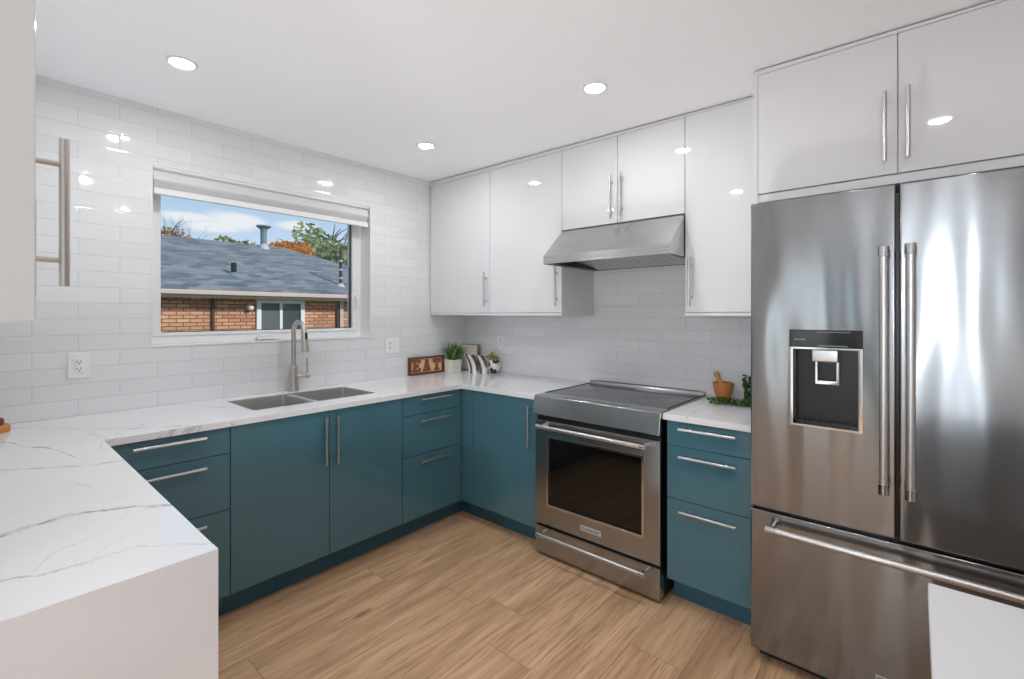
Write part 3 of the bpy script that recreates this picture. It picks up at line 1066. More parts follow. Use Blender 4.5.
def pro_handle(parent, x0, x1, y, z, face, r=0.0115):
    bm = B()
    cyl(bm, (x0, y, z), (x1, y, z), r, n=20)
    o = fin('handle', bm, M['nickel'], parent)
    for x in (x0, x1):
        b2 = B()
        s = 1 if x == x0 else -1
        cyl(b2, (x - s * 0.006, y, z), (x + s * 0.022, y, z), r * 1.22, n=20)
        cyl(b2, (x + s * 0.010, y, z), (x + s * 0.010, face, z), r * 0.8, n=14)
        fin('handle_mount', b2, M['chrome'], o)
    return o


pro_handle(dr, 1.350, 1.990, -0.722, 0.756, -0.668)
bg = bx('badge', M['chrome'], dr, 1.600, 1.733, -0.6715, -0.668, 0.226, 0.262, 0.001)
bx('badge_field', M['light_mark'], bg, 1.606, 1.727, -0.6720, -0.671, 0.231, 0.257)

def text(name, s, size, loc, rot, mat, parent, ext=0.0004, align='CENTER'):
    cu = bpy.data.curves.new(name, 'FONT')
    cu.body = s
    cu.size = size
    cu.align_x = align
    cu.align_y = 'CENTER'
    cu.extrude = ext
    tmp = bpy.data.objects.new('tmp_text', cu)
    me = bpy.data.meshes.new_from_object(tmp)
    bpy.data.objects.remove(tmp)
    bm = B()
    bm.from_mesh(me)
    bpy.data.meshes.remove(me)
    xf = Matrix.Translation(loc) @ rot.to_4x4()
    return fin(name, bm, mat, parent, xf=xf, smooth=0)


ROT_Y = Matrix.Rotation(PI / 2, 3, 'X')      # reads from -y
text('badge_lettering', 'KitchenAid', 0.023, (1.6665, -0.6722, 0.2435), ROT_Y, M['black'], bg)
# storage drawer
bm = B(); box(bm, RX0, RX1, -0.668, -0.622, 0.020, 0.172, 0.003)
dw = fin('storage_drawer', bm, ST, t)
pro_handle(dw, 1.350, 1.988, -0.722, 0.146, -0.668, 0.0105)
bx('door_gap_panel', M['black'], t, RX0 + 0.002, RX1 - 0.002, -0.650, -0.6205, 0.05, 0.811)

# ------------------------------------------------------------------ range hood
HX0, HX1, HY = 1.2905, 2.0605, -0.585
t = thing('range_hood', (1.675, -0.003, 1.686), 'stainless steel under-cabinet range hood above the range', 'hood')
bm = B()
prof_o = [(-0.003, 1.686), (HY, 1.686), (HY, 1.734), (-0.394, 1.905), (-0.003, 1.905)]
prof_i = [(-0.012, 1.686), (HY + 0.010, 1.686), (HY + 0.010, 1.730), (-0.388, 1.897), (-0.012, 1.897)]
def ringx(x, pr):
    return [bm.verts.new((x, y, z)) for y, z in pr]
a, b_ = ringx(HX0, prof_o), ringx(HX1, prof_o)
c, d_ = ringx(HX0 + 0.008, prof_i), ringx(HX1 - 0.008, prof_i)
bm.faces.new(a); bm.faces.new(b_[::-1]); bm.faces.new(c[::-1]); bm.faces.new(d_)
for k in range(1, 5):
    n = (k + 1) % 5
    bm.faces.new((a[k], a[n], b_[n], b_[k]))
    bm.faces.new((c[n], c[k], d_[k], d_[n]))
for (p, q) in ((a[0], a[1]), ):
    bm.faces.new((a[0], a[1], c[1], c[0]))
    bm.faces.new((b_[1], b_[0], d_[0], d_[1]))
    bm.faces.new((a[1], b_[1], d_[1], c[1]))
    bm.faces.new((b_[0], a[0], c[0], d_[0]))
fin('shell', bm, M['hood_steel'], t, smooth=30)
# inside: sloping baffle filters between dark side liners
bm = B()
prism(bm, [(-0.47, 1.744), (-0.03, 1.6895), (-0.02, 1.6895), (-0.02, 1.70), (-0.47, 1.752)], 'x', HX0 + 0.045, HX1 - 0.03)
fl = fin('baffle_filter', bm, M['filter'], t)
for k in range(13):
    x = HX0 + 0.06 + k * 0.052
    bm = B()
    prism(bm, [(-0.46, 1.7405), (-0.04, 1.6885), (-0.04, 1.691), (-0.46, 1.7435)], 'x', x, x + 0.034)
    fin('baffle_slat', bm, M['filter'], fl, bev=0.0008)
bx('side_liner', M['black'], t, HX0 + 0.009, HX0 + 0.043, -0.55, -0.02, 1.688, 1.76)
bx('side_liner', M['black'], t, HX1 - 0.028, HX1 - 0.009, -0.50, -0.02, 1.688, 1.76)
bx('front_liner', M['black'], t, HX0 + 0.045, HX1 - 0.03, -0.545, -0.472, 1.722, 1.738)

# ------------------------------------------------------------------ refrigerator
FR = M['fridge']
FX0, FX1, FYF = 2.4645, 3.372, -0.762
FM = 2.9215
t = thing('refrigerator', (2.92, -0.38, 0), 'stainless steel french-door refrigerator with a black water dispenser and bottom freezer', 'refrigerator')
bx('body', M['grey_plastic'], t, FX0 + 0.004, FX1 - 0.004, -0.686, -0.03, 0.03, 1.815, 0.004)
bx('plinth_grille', M['black'], t, FX0 + 0.02, FX1 - 0.02, -0.70, -0.66, 0.004, 0.05)
bx('center_mullion', M['black'], t, FM - 0.03, FM + 0.03, -0.735, -0.687, 0.63, 1.80)
# left door with dispenser recess
DP = (2.601, 2.8275, 0.966, 1.331)
bm = B()
box(bm, 0, 1, 0, 1, 0, 1)
bm.free()
def fr_door(x0, x1, z0, z1, hole=None):
    bm = B()
    if hole:
        frame(bm, 'y', -0.690, FYF, (x0, x1, z0, z1), hole)
    else:
        box(bm, x0, x1, FYF, -0.690, z0, z1)
    bm.normal_update()
    es = [e for e in bm.edges if all(abs(v.co.y - FYF) < 1e-6 for v in e.verts) and len(e.link_faces) == 2 and e.calc_face_angle(0) > 1.0
          and not (hole and all(hole[0] - 1e-4 <= v.co.x <= hole[1] + 1e-4 and hole[2] - 1e-4 <= v.co.z <= hole[3] + 1e-4 for v in e.verts))]
    bmesh.ops.bevel(bm, geom=es, offset=0.006, segments=3, affect='EDGES', profile=0.5)
    return bm


dl = fin('door', fr_door(FX0, FM - 0.0045, 0.623, 1.832, DP), FR, t, smooth=60)
dR = fin('door', fr_door(FM + 0.0045, FX1, 0.623, 1.832), FR, t, smooth=60)
fz = fin('freezer_drawer', fr_door(FX0, FX1, 0.052, 0.611), FR, t, smooth=60)
bx('gap_liner', M['black'], t, FX0 + 0.004, FX1 - 0.004, -0.735, -0.6865, 0.609, 0.626)

def fr_handle(parent, p0, p1, face_y, r=0.0125):
    p0, p1 = V(p0), V(p1)
    a = (p1 - p0).normalized()
    bm = B()
    cyl(bm, p0, p1, r, n=24)
    o = fin('handle', bm, M['satin'], parent)
    for p, s in ((p0, 1), (p1, -1)):
        b2 = B()
        cyl(b2, p - a * s * 0.004, p + a * s * 0.03, r * 1.2, n=24)
        cyl(b2, p + a * s * 0.013, V((p.x, face_y, p.z)) + a * s * 0.013, r * 0.95, n=18)
        fin('handle_mount', b2, M['chrome'], o)
    return o


fr_handle(dl, (2.8865, -0.818, 0.790), (2.8865, -0.818, 1.612), FYF + 0.004)
fr_handle(dR, (2.9555, -0.818, 0.788), (2.9555, -0.818, 1.616), FYF + 0.004)
fr_handle(fz, (2.535, -0.818, 0.565), (3.305, -0.818, 0.560), FYF + 0.004)
# dispenser
ds = thing_part = None
bm = B()
frame(bm, 'y', FYF - 0.002, -0.735, (DP[0] + 0.0005, DP[1] - 0.0005, DP[2] + 0.0005, 1.266), (2.614, 2.814, 0.975, 1.258))
ds = fin('dispenser', bm, M['chrome'], dl, bev=0.001)
bm = B()
box(bm, 2.612, 2.816, -0.700, -0.694, 0.975, 1.266)
box(bm, 2.612, 2.619, -0.735, -0.694, 0.975, 1.266)
box(bm, 2.811, 2.816, -0.735, -0.694, 0.975, 1.266)
box(bm, 2.612, 2.816, -0.735, -0.694, 0.975, 0.985)
fin('dispenser_recess', bm, M['black'], ds)
bm = B(); box(bm, DP[0] + 0.0005, DP[1] - 0.0005, FYF - 0.004, -0.70, 1.266, DP[3] - 0.0005, 0.003)
pn = fin('dispenser_panel', bm, M['black_gloss'], ds)
bx('panel_display', M['grey_plastic'], pn, 2.690, 2.790, FYF - 0.0046, FYF - 0.0035, 1.322, 1.325)
bx('panel_display', M['grey_plastic'], pn, 2.692, 2.785, FYF - 0.0046, FYF - 0.0035, 1.271, 1.275)
text('panel_lettering', 'KitchenAid', 0.0075, (2.636, FYF - 0.0042, 1.295), ROT_Y, M['light_mark'], pn, 0.0002)
bm = B(); box(bm, 2.672, 2.755, -0.758, -0.700, 1.212, 1.258, 0.006)
fin('nozzle_block', bm, M['nickel'], ds)
bm = B(); frame(bm, 'y', -0.740, -0.730, (2.682, 2.756, 1.128, 1.214), (2.690, 2.748, 1.142, 1.210))
fin('paddle', bm, M['chrome'], ds, bev=0.001)
bm = B()
for k in range(9):
    box(bm, 2.632 + k * 0.019, 2.644 + k * 0.019, -0.735, -0.703, 0.985, 0.988)
fin('drip_grille', bm, M['black_gloss'], ds)
bg = bx('badge', M['chrome'], fz, 2.862, 2.985, FYF - 0.0025, FYF + 0.002, 0.105, 0.141, 0.001)
bx('badge_field', M['grey_plastic'], bg, 2.868, 2.979, FYF - 0.003, FYF - 0.002, 0.110, 0.136)
text('badge_lettering', 'KitchenAid', 0.021, (2.9235, FYF - 0.0032, 0.1235), ROT_Y, M['black'], bg)

# ------------------------------------------------------------------ island corner in the foreground
t = thing('kitchen_island', (3.6, -2.25, 0), 'white topped island whose corner shows in front of the refrigerator', 'island')
bm = B(); box(bm, 2.983, 4.30, -2.70, -1.702, 0.884, 0.914)
fin('island_top', bm, M['white_satin'], t, bev=0.003, seg=3)
bx('island_base', M['white_satin'], t, 3.02, 4.26, -2.66, -1.74, 0.0, 0.8835, 0.002)

# ------------------------------------------------------------------ ceiling lights
def pot(loc, label):
    t = thing('recessed_light', loc, label, 'ceiling light', 'recessed ceiling lights')
    return t


POTS = [(0.627, -2.232, "round recessed ceiling light above the counter, nearest the window's left end"),
        (0.640, -0.945, 'round recessed ceiling light nearest the corner wall cabinets'),
        (1.848, -0.932, 'round recessed ceiling light in front of the range hood cabinet'),
        (1.815, -2.235, 'round recessed ceiling light over the waterfall end of the near counter'),
        (3.065, -1.815, 'round recessed ceiling light between the refrigerator and the island')]
proto = None
for k, (x, y, lab) in enumerate(POTS):
    if proto is None:
        t = pot((x, y, HC(x)), lab)
        H = HC(x)
        bm = B()
        lathe(bm, [(0.043, H - 0.003), (0.046, H - 0.006), (0.056, H - 0.004), (0.058, H - 0.0002), (0.043, H - 0.0002)], x, y, 32)
        fin('trim_ring', bm, M['white_satin'], t)
        bm = B()
        lathe(bm, [(0.0, H - 0.0035), (0.0428, H - 0.0035), (0.0428, H - 0.0005)], x, y, 24)
        fin('lens', bm, M['lens'], t)
        proto = t
    else:
        r = proto.copy()
        COL.objects.link(r)
        r.location = (x, y, HC(x))
        r['label'] = lab
        for ch in list(proto.children):
            c = ch.copy()
            COL.objects.link(c)
            c.parent = r

# ------------------------------------------------------------------ blind, outlets
t = thing('roller_blind', (-0.04, (WY0 + WY1) / 2, 2.02), 'white banded roller blind rolled up at the top of the window', 'blind')
by0, by1 = WY0 + 0.008, WY1 - 0.012
bm = B()
prism(bm, [(-0.075, 2.157), (0.004, 2.157), (0.006, 2.147), (-0.004, 2.140), (-0.075, 2.140)], 'y', by0, by1)
fin('cassette', bm, M['vinyl'], t, bev=0.001)
bm = B()
prism(bm, [(-0.07, 2.139), (-0.018, 2.139), (-0.012, 2.12), (-0.004, 2.098), (-0.004, 2.088), (-0.018, 2.076), (-0.07, 2.076)], 'y', by0 + 0.003, by1 - 0.003)
fin('fabric_roll', bm, M['blind'], t)
bm = B(); box(bm, -0.022, -0.016, by0 + 0.006, by1 - 0.006, 2.045, 2.078)
fin('fabric_band', bm, M['blind_grey'], t)
bm = B(); box(bm, -0.030, -0.004, by0 + 0.004, by1 - 0.004, 2.013, 2.047, 0.006)
fin('bottom_rail', bm, M['vinyl'], t)


def duplex(t, axis, c, nrm, parts=(1,)):
    pass


def plate_x(name, label, y0, y1, z0, z1, cat):
    t = thing(name, (0, (y0 + y1) / 2, (z0 + z1) / 2), label, cat)
    bx('wall_plate', M['plate'], t, 0.0005, 0.007, y0, y1, z0, z1, 0.003)
    return t


def receptacle(parent, axis, u, z, face, sgn):
    bm = B()
    def bb(du0, du1, dz0, dz1, h, bm_=bm, be=0.0):
        if axis == 'x':
            box(bm_, face, face + h, u + du0, u + du1, z + dz0, z + dz1, be)
        else:
            box(bm_, u + du0, u + du1, face - h, face, z + dz0, z + dz1, be)
    bb(-0.0165, 0.0165, -0.034, 0.034, 0.003, be=0.001)
    o = fin('receptacle', bm, M['plate'], parent)
    bm2 = B()
    for s in (-0.0165, 0.0165):
        bb(-0.008, -0.005, s - 0.002, s + 0.007, 0.0034, bm2)
        bb(0.005, 0.008, s - 0.002, s + 0.007, 0.0034, bm2)
        bb(-0.0028, 0.0028, s - 0.010, s - 0.005, 0.0034, bm2)
    fin('slots', bm2, M['slot'], o)


def rocker(parent, axis, u, z, face):
    bm = B()
    if axis == 'x':
        box(bm, face, face + 0.004, u - 0.0165, u + 0.0165, z - 0.034, z + 0.034, 0.0015)
    else:
        box(bm, u - 0.0165, u + 0.0165, face - 0.004, face, z - 0.034, z + 0.034, 0.0015)
    fin('rocker_switch', bm, M['plate'], parent)


t = plate_x('wall_outlet', 'square white duplex wall outlet left of the window', -2.522, -2.444, 1.090, 1.208, 'outlet')
receptacle(t, 'x', -2.483, 1.149, 0.007, 1)
t = plate_x('wall_outlet', 'double white outlet and switch plate right of the window', -0.808, -0.690, 1.098, 1.214, 'outlet')
receptacle(t, 'x', -0.776, 1.156, 0.007, 1)
rocker(t, 'x', -0.722, 1.156, 0.007)
t = thing('wall_outlet', (0.42, 0, 1.16), 'narrow white wall outlet on the hood wall under the wall cabinets', 'outlet')
bx('wall_plate', M['plate'], t, 0.384, 0.456, -0.007, -0.0005, 1.102, 1.220, 0.003)
receptacle(t, 'y', 0.42, 1.161, -0.007, -1)

# ------------------------------------------------------------------ things on the counter
# EAT sign leaning on the window wall
Y0, Y1 = -0.612, -0.268
t = thing('letter_sign', (0.04, (Y0 + Y1) / 2, 0.914), 'small brown framed wooden sign reading EAT against the window wall', 'sign')
bm = B(); frame(bm, 'x', 0.004, 0.036, (Y0, Y1, 0.9145, 1.052), (Y0 + 0.013, Y1 - 0.013, 0.9275, 1.039))
fin('frame', bm, M['wood_dark'], t, bev=0.001)
bx('backboard', M['wood_pale'], t, 0.005, 0.016, Y0 + 0.011, Y1 - 0.011, 0.926, 1.041)
LET = {
    'E': [[(0, 0), (1, 0), (1, .3), (.85, .3), (.8, .17), (.42, .17), (.42, .42), (.6, .42), (.64, .34), (.74, .34), (.74, .66), (.64, .66), (.6, .58), (.42, .58), (.42, .83), (.78, .83), (.85, .7), (1, .7), (1, 1), (0, 1), (0, .85), (.13, .85), (.13, .15), (0, .15)]],
    'A': [[(0, 0), (.42, 0), (.42, .13), (.33, .13), (.37, .27), (.63, .27), (.67, .13), (.58, .13), (.58, 0), (1, 0), (1, .13), (.9, .13), (.62, 1), (.38, 1), (.10, .13), (0, .13)]],
    'T': [[(.22, 0), (.78, 0), (.78, .14), (.64, .14), (.64, .83), (.8, .83), (.86, .66), (1, .66), (1, 1), (0, 1), (0, .66), (.14, .66), (.2, .83), (.36, .83), (.36, .14), (.22, .14)]],
}
for ch, yc in (('E', Y0 + 0.070), ('A', (Y0 + Y1) / 2), ('T', Y1 - 0.070)):
    w, h, z0 = 0.074, 0.090, 0.938
    for poly in LET[ch]:
        bm = B()
        prism(bm, [(yc - w / 2 + u * w, z0 + v * h) for u, v in poly], 'x', 0.016, 0.030)
        fin('letter_' + ch.lower(), bm, M['letter'], t, smooth=0)

# potted plant
px, py = 0.090, -0.222
t = thing('potted_plant', (px, py, 0.914), 'small spiky green plant in a white square pot beside the sign', 'plant')
bm = B()
hw0, hw1, zt = 0.046, 0.053, 1.018
def sq(h, z):
    return [bm.verts.new((px + a * h, py + b * h, z)) for a, b in ((-1, -1), (1, -1), (1, 1), (-1, 1))]
R = [sq(hw0, 0.9145), sq(hw1, zt), sq(hw1 - 0.007, zt), sq(hw0 - 0.005, 0.95)]
bm.faces.new(R[0][::-1])
for A, C in zip(R, R[1:]):
    for k in range(4):
        bm.faces.new((A[k], A[(k + 1) % 4], C[(k + 1) % 4], C[k]))
bm.faces.new(R[-1])
fin('pot', bm, M['ceramic'], t, bev=0.002)
bx('soil', M['soil'], t, px - 0.044, px + 0.044, py - 0.044, py + 0.044, 0.96, 1.006)
bm = B()
rnd = random.Random(4)
for k in range(150):
    a = rnd.uniform(0, 2 * PI)
    lean = rnd.uniform(0.05, 1.0) ** 0.8
    L = rnd.uniform(0.105, 0.185)
    b0 = V((px + rnd.uniform(-0.03, 0.03), py + rnd.uniform(-0.03, 0.03), 1.0))
    w = rnd.uniform(0.0035, 0.006)
    pts = []
    for s in (0, .35, .7, 1):
        out = lean * L * (s ** 1.4) * 0.95
        up = L * (s - 0.33 * lean * s * s)
        pts.append(b0 + V((math.cos(a) * out, math.sin(a) * out, up)))
    sd = V((-math.sin(a), math.cos(a), 0))
    prev = None
    for p, ww in zip(pts, (w * 0.8, w, w * 0.8, 0.0006)):
        cur = (bm.verts.new(p - sd * ww), bm.verts.new(p + V((0, 0, -ww * 0.3))), bm.verts.new(p + sd * ww))
        if prev:
            bm.faces.new((prev[0], prev[1], cur[1], cur[0]))
            bm.faces.new((prev[1], prev[2], cur[2], cur[1]))
        prev = cur
for v in bm.verts:
    v.co.x = max(v.co.x, 0.006)
fin('foliage', bm, M['grass_leaf'], t)

# whitewashed board in the corner
t = thing('wooden_board', (0.12, -0.06, 0.914), 'whitewashed square wooden board with brown edges standing in the corner', 'board')
bx('board_back', M['board_edge'], t, 0.030, 0.212, -0.062, -0.034, 0.9145, 1.136, 0.002)
bx('white_face', M['cream'], t, 0.031, 0.209, -0.0665, -0.0615, 0.920, 1.130, 0.001)

# striped tea towel rolled and leaning on the board
t = thing('striped_towel', (0.30, -0.16, 0.914), 'black and white striped cloth folded and leaning in front of the white board', 'towel')
def slab(x0, lean, w, z1, y):
    bm = B()
    n = 8
    A = []
    for k in range(n + 1):
        s = k / n
        z = 0.9155 + (z1 - 0.9155) * s
        x = x0 + lean * (1 - s)
        yy = y + 0.02 * math.sin(s * PI)
        A.append([bm.verts.new((x + a * w / 2, yy + b, z)) for a, b in ((-1, -0.012), (0, -0.02), (1, -0.012), (1, 0.012), (-1, 0.012))])
    for P_, Q_ in zip(A, A[1:]):
        for k in range(5):
            bm.faces.new((P_[k], P_[(k + 1) % 5], Q_[(k + 1) % 5], Q_[k]))
    bm.faces.new(A[0][::-1]); bm.faces.new(A[-1])
    return bm
fin('towel_fold', slab(0.235, 0.05, 0.085, 1.062, -0.180), M['stripes'], t)
fin('towel_fold', slab(0.312, 0.04, 0.070, 1.055, -0.140), M['stripes'], t)

# patterned pitcher with buds
mx, my = 0.398, -0.064
t = thing('flower_mug', (mx, my, 0.914), 'small black and white patterned mug holding mustard green buds', 'mug')
bm = B()
lathe(bm, [(0, 0.9145), (0.034, 0.9145), (0.043, 0.94), (0.044, 0.975), (0.036, 1.005), (0.038, 1.02), (0.034, 1.02), (0.032, 1.0), (0.038, 0.97), (0.0, 0.93)], mx, my, 28)
fin('cup', bm, M['mug'], t)
bm = B()
tube(bm, [(mx + 0.038, my, 1.008), (mx + 0.060, my, 1.015), (mx + 0.072, my, 0.99), (mx + 0.063, my, 0.958), (mx + 0.042, my, 0.945)], 0.005, 10)
fin('cup_handle', bm, M['mug'], t)
bm = B()
rnd = random.Random(8)
for k in range(70):
    a, r = rnd.uniform(0, 2 * PI), rnd.uniform(0, 0.055)
    p = V((mx - 0.012 + math.cos(a) * r, my + math.sin(a) * r * 0.8, 1.022 + rnd.uniform(0, 0.075) * (1 - r / 0.07)))
    bmesh.ops.create_icosphere(bm, subdivisions=1, radius=rnd.uniform(0.005, 0.010), matrix=Matrix.Translation(p))
fin('buds', bm, M['flower'], t)

# mortar and pestle
qx, qy = 2.166, -0.105
t = thing('mortar', (qx, qy, 0.914), 'honey-coloured wooden mortar on the counter right of the range', 'mortar')
bm = B()
lathe(bm, [(0, 0.924), (0.036, 0.924), (0.038, 0.931), (0.041, 0.945), (0.049, 0.975), (0.054, 1.010), (0.053, 1.014), (0.048, 1.012), (0.042, 0.975), (0.028, 0.950), (0, 0.944)], qx, qy, 36)
fin('bowl', bm, M['acacia'], t)
bm = B()
lathe(bm, [(0, 0.9142), (0.040, 0.9142), (0.041, 0.920), (0.036, 0.9245), (0, 0.9245)], qx, qy, 36)
fin('foot', bm, M['acacia2'], t)
bm = B()
p0, p1 = V((qx + 0.012, qy, 0.956)), V((qx - 0.042, qy - 0.002, 1.072))
pt = [p0 + (p1 - p0) * s for s in (0, .08, .2, .35, .55, .72, .86, .96, 1.0)]
tube(bm, pt, [0.006, 0.013, 0.0165, 0.014, 0.0095, 0.0105, 0.0155, 0.013, 0.004], 16)
fin('pestle', bm, M['acacia2'], None, loc=(qx, qy, 0.945), label='wooden pestle standing in the honey-coloured mortar', cat='pestle')

# boxwood greenery
t = thing('greenery_garland', (2.30, -0.16, 0.914), 'dark green boxwood sprigs trailing along the counter beside the refrigerator', 'greenery')
rnd = random.Random(21)
bm = B(); bs_ = B()
def leaf(p, d, L, w):
    d = d.normalized()
    s = d.cross(V((rnd.uniform(-1, 1), rnd.uniform(-1, 1), rnd.uniform(-1, 1)))).normalized()
    n = d.cross(s)
    v = [p, p + d * L * .5 + s * w + n * w * .3, p + d * L, p + d * L * .5 - s * w + n * w * .3]
    v = [bm.verts.new((min(q.x, 2.434), min(q.y, -0.006), max(q.z, 0.9158))) for q in v]
    bm.faces.new(v)
paths = []
for k in range(9):                      # trailing sprigs
    y = rnd.uniform(-0.215, -0.135)
    x_end = rnd.uniform(2.115, 2.20)
    paths.append([V((2.40 - (2.40 - x_end) * s, y - 0.02 * math.sin(s * 3 + k) - 0.03 * s, 0.923 + 0.012 * math.sin(s * 5 + k) ** 2)) for s in [j / 14 for j in range(15)]])
for k in range(24):                      # upright mass by the fridge
    a = rnd.uniform(0, 2 * PI)
    bx_, by_ = 2.305 + rnd.uniform(-0.03, 0.08), -0.105 + rnd.uniform(-0.04, 0.04)
    paths.append([V((bx_ + math.cos(a) * 0.03 * s, by_ + math.sin(a) * 0.03 * s, 0.918 + rnd.uniform(0.11, 0.16) * s)) for s in [j / 12 for j in range(13)]])
for pth in paths:
    tube(bs_, pth, 0.0018, 5)
    for a_, b_2 in zip(pth, pth[1:]):
        for j in range(6):
            p = a_.lerp(b_2, rnd.random())
            d = (b_2 - a_).normalized() * 0.5 + V((rnd.uniform(-1, 1), rnd.uniform(-1, 1), rnd.uniform(-.5, 1)))
            leaf(p, d, rnd.uniform(0.011, 0.019), rnd.uniform(0.004, 0.007))
fin('leaves', bm, M['box_leaf'], t, smooth=0)
fin('stems', bs_, M['stem'], t)

# wooden pieces at the left edge
t = thing('wooden_canister', (0.20, -2.765, 0.914), 'amber wooden canister with a dark knob lid at the left edge of the counter', 'canister')
bm = B()
lathe(bm, [(0, 0.9145), (0.052, 0.9145), (0.056, 0.919), (0.056, 0.938), (0.052, 0.943), (0, 0.943)], 0.165, -2.762, 36)
fin('base', bm, M['orange_wood'], t)
bm = B()
lathe(bm, [(0, 0.943), (0.036, 0.943), (0.038, 0.947), (0.038, 0.962), (0.034, 0.968), (0, 0.968)], 0.165, -2.762, 36)
fin('lid', bm, M['wood_dark'], t)

# ------------------------------------------------------------------ outside
bx('ground', M['lawn'], None, -60, -0.23, -40, 60, -0.9, -0.7, kind='structure')
HXW, EX, EZ, SL = -8.2, -7.8, 1.900, 0.40
RXX = -11.57
RZ = EZ + SL * (EX - RXX)
HY0, HY1 = -9.0, 7.17
t = thing('house', (-11.5, 0, -0.7), 'orange brick bungalow with a blue-grey shingle roof outside the window', 'house')
bx('brick_wall', M['brick'], t, -15.0, HXW, HY0 + 0.4, HY1 - 0.4, -0.7, 1.745)
bm = B()
XB = 2 * RXX - EX
e0, e1, e2, e3 = (EX, HY0, EZ), (EX, HY1, EZ), (XB, HY1, EZ), (XB, HY0, EZ)
run = EX - RXX
r0, r1 = (RXX, HY0 + run, RZ), (RXX, HY1 - run, RZ)
vv = [bm.verts.new(p) for p in (e0, e1, e2, e3, r0, r1)]
bm.faces.new((vv[0], vv[1], vv[5], vv[4]))
bm.faces.new((vv[1], vv[2], vv[5]))
bm.faces.new((vv[2], vv[3], vv[4], vv[5]))
bm.faces.new((vv[3], vv[0], vv[4]))
lo = [bm.verts.new((p[0], p[1], EZ - 0.03)) for p in (e0, e1, e2, e3)]
bm.faces.new(lo[::-1])
for k in range(4):
    bm.faces.new((vv[k], lo[k], lo[(k + 1) % 4], vv[(k + 1) % 4]))
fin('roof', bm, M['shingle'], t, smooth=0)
bm = B()
box(bm, EX - 0.03, EX + 0.09, HY0, HY1, 1.775, 1.868, 0.02)
fin('gutter', bm, M['gutter'], t)
bx('fascia', M['gutter'], t, EX - 0.06, EX - 0.03, HY0 + .03, HY1 - .03, 1.715, 1.868)
bx('soffit', M['soffit'], t, HXW - 0.05, EX - 0.06, HY0 + .03, HY1 - .03, 1.745, 1.765)
bm = B(); frame(bm, 'x', HXW - 0.02, HXW + 0.05, (1.357, 2.440, 0.55, 1.715), (1.455, 2.345, 0.65, 1.635))
wf = fin('window_frame', bm, M['vinyl'], t, bev=0.006)
bx('pane', M['screen'], wf, HXW + 0.002, HXW + 0.012, 1.45, 1.87, 0.645, 1.64)
bx('pane', M['house_glass'], wf, HXW + 0.002, HXW + 0.010, 1.92, 2.35, 0.645, 1.64)
bx('window_mullion', M['vinyl'], wf, HXW + 0.002, HXW + 0.035, 1.862, 1.925, 0.645, 1.64)
bx('downspout', M['down_dark'], t, HXW + 0.002, HXW + 0.055, 0.475, 0.530, -0.68, 1.745, 0.01)
bm = B(); box(bm, HXW + 0.002, HXW + 0.06, 3.25, 3.31, -0.68, 1.745, 0.01)
fin('downspout', bm, M['down_dark'], t)
bm = B(); box(bm, HXW + 0.002, HXW + 0.08, 3.335, 3.43, -0.68, 1.745, 0.012)
fin('downspout', bm, M['gutter'], t)
bm = B()
cyl(bm, (HXW, 1.19, 1.545), (HXW + 0.06, 1.19, 1.545), 0.05, n=16)
bmesh.ops.create_uvsphere(bm, u_segments=16, v_segments=10, radius=0.066, matrix=Matrix.Translation((HXW + 0.10, 1.21, 1.53)))
fin('wall_lamp', bm, M['plate'], t)
bm = B()
cyl(bm, (-11.4, 2.76, 3.25), (-11.4, 2.76, 3.86), 0.085, n=18)
ch = fin('flue_pipe', bm, M['galv'], t)
bm = B()
lathe(bm, [(0.0, 3.96), (0.19, 3.955), (0.20, 3.93), (0.10, 3.86), (0.085, 3.80)], -11.4, 2.76, 20)
fin('flue_cap', bm, M['galv'], ch)
bm = B()
cyl(bm, (-11.33, 2.75, 3.18), (-11.38, 2.76, 3.40), 0.17, 0.10, n=16)
fin('flue_flashing', bm, M['flash'], ch)
bm = B()
cyl(bm, (-8.78, 1.10, 2.20), (-8.78, 1.10, 2.56), 0.058, n=14)
fin('roof_vent', bm, M['black'], t)
bm = B(); cyl(bm, (-8.78, 1.10, 2.23), (-8.78, 1.10, 2.335), 0.15, 0.07, n=14)
fin('roof_vent_base', bm, M['galv'], t)
bm = B()
tube(bm, [(-8.39, 3.50, 2.08), (-8.39, 3.50, 3.02)], 0.042, 12)
tube(bm, [(-8.39, 3.50, 3.02), (-8.39, 3.52, 3.10), (-8.36, 3.60, 3.16), (-8.33, 3.66, 3.08)], 0.035, 10)
ms = fin('service_mast', bm, M['down_dark'], t)
bm = B()
for z in (2.3, 2.52, 2.75):
    cyl(bm, (-8.39, 3.50, z), (-8.39, 3.50, z + 0.05), 0.047, n=12)
cyl(bm, (-8.40, 3.50, 2.06), (-8.39, 3.50, 2.19), 0.16, 0.05, n=14)
fin('mast_band', bm, M['flash'], ms)

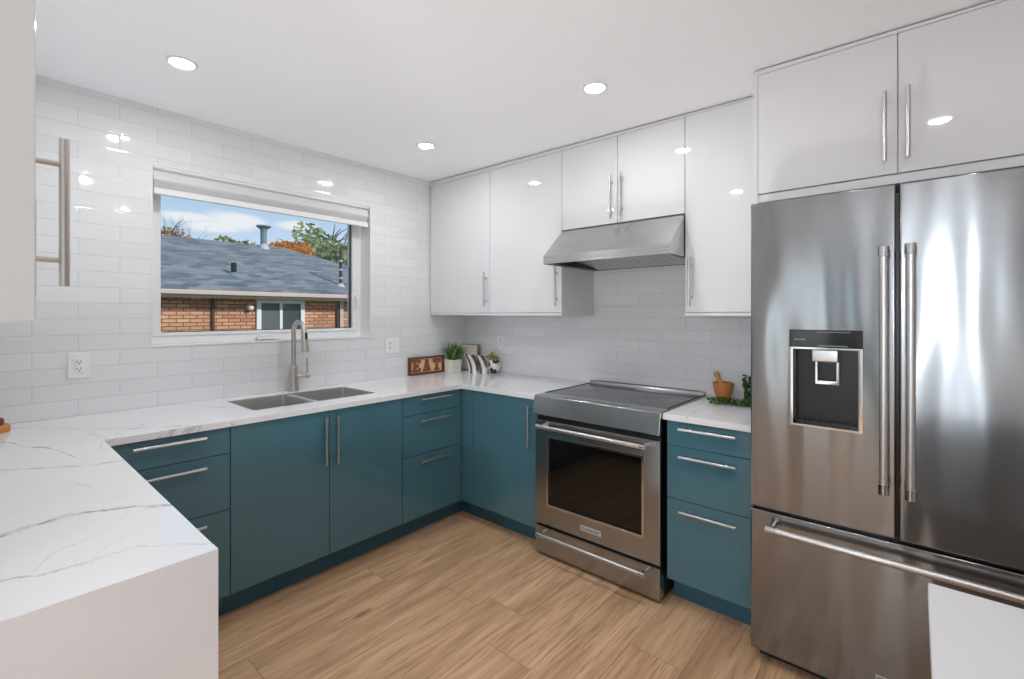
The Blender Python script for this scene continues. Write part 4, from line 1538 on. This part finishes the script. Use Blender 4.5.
# trees behind the house
def tree(name, label, x, y, z_top, crown_r, leafm, seed, n=1500, flat=0.85, leaf_s=0.16):
    rnd = random.Random(seed)
    t = thing(name, (x, y, -0.7), label, 'tree')
    bm = B()
    zc = z_top - crown_r * flat
    tube(bm, [(x, y, -0.7), (x + 0.05, y + 0.05, zc - crown_r * 0.3), (x, y, zc + crown_r * 0.5)], [0.11 * crown_r, 0.07 * crown_r, 0.02 * crown_r], 8)
    for k in range(12):
        a = rnd.uniform(0, 2 * PI)
        p = V((x, y, zc - crown_r * 0.5 + rnd.uniform(0, crown_r)))
        q = p + V((math.cos(a), math.sin(a), rnd.uniform(0.3, 0.9))) * crown_r * 0.7
        tube(bm, [p, p.lerp(q, .5) + V((0, 0, .1)), q], [0.03 * crown_r, 0.02 * crown_r, 0.008 * crown_r], 6)
    fin('trunk', bm, M['bark'], t)
    bm = B()
    lobes = [(V((rnd.gauss(0, .42), rnd.gauss(0, .42), rnd.gauss(0, .34) * flat)) * crown_r, rnd.uniform(.35, .6) * crown_r) for _ in range(12)]
    for k in range(n):
        c, r = rnd.choice(lobes)
        d = V((rnd.gauss(0, 1), rnd.gauss(0, 1), rnd.gauss(0, 1))).normalized()
        p = V((x, y, zc)) + c + d * r * rnd.uniform(.5, 1) ** .5
        if p.z > z_top: p.z = z_top - rnd.uniform(0, .3)
        u = V((rnd.gauss(0, 1), rnd.gauss(0, 1), rnd.gauss(0, 1))).normalized()
        w = u.orthogonal().normalized()
        s = leaf_s * rnd.uniform(.6, 1.3)
        bm.faces.new([bm.verts.new(p + q) for q in (u * s, w * s * .6, -u * s, -w * s * .6)])
    fin('crown', bm, leafm, t, smooth=0)
    return t


def bare_tree(label, x, y, z_top, seed, r0=0.10, loc_name='bare_tree'):
    rnd = random.Random(seed)
    bm = B()
    def grow(p, d, L, r, depth):
        q = p + d * L
        m = p.lerp(q, .5) + V((rnd.uniform(-.05, .05), rnd.uniform(-.05, .05), 0)) * L
        tube(bm, [p, m, q], [r, r * .85, r * .65], 6)
        if depth == 0:
            return
        for k in range(rnd.choice((2, 3))):
            a = rnd.uniform(0, 2 * PI)
            nd = (d + V((math.cos(a), math.sin(a), rnd.uniform(-.1, .4))) * rnd.uniform(.3, .7)).normalized()
            grow(p.lerp(q, rnd.uniform(.65, 1)), nd, L * rnd.uniform(.55, .75), r * .55, depth - 1)
    h = z_top + 0.7
    grow(V((x, y, -0.7)), V((0.02, 0.03, 1)).normalized(), h * 0.48, r0 * 1.4, 4)
    return fin(loc_name, bm, M['bark'], None, loc=(x, y, -0.7), label=label, cat='tree')


tree('maple_tree', 'bright orange autumn tree showing above the hip of the neighbouring roof', -20.5, 7.55, 5.15, 0.95, M['orange_leaf'], 3, 1500, leaf_s=0.11)
tree('leafy_tree', 'low yellow-green treetop behind the service mast on the roof', -29.5, 14.6, 6.4, 1.1, M['green_leaf'], 17, 900)
tree('leafy_tree', 'pale green and yellow tree right of the orange one beyond the roof', -25.5, 12.4, 7.0, 2.0, M['green_leaf'], 5, 1700)
tree('leafy_tree', 'small green treetop just left of the flue pipe on the ridge', -22.0, 5.45, 5.15, 0.6, M['green_leaf'], 9, 420)
tree('autumn_tree', 'faded orange treetop above the left end of the neighbouring roof', -21.0, 2.75, 5.15, 0.8, M['pink_leaf'], 12, 260, leaf_s=0.11)
bare_tree('tall bare grey tree against the sky at the right of the window', -17.0, 8.3, 8.0, 2, 0.075)
bare_tree('bare tree with thin twigs standing left of the tall bare one', -17.5, 8.0, 7.4, 14, 0.06)
bare_tree('bare twiggy tree at the left edge of the window view', -19.5, 1.9, 5.0, 31, 0.03)
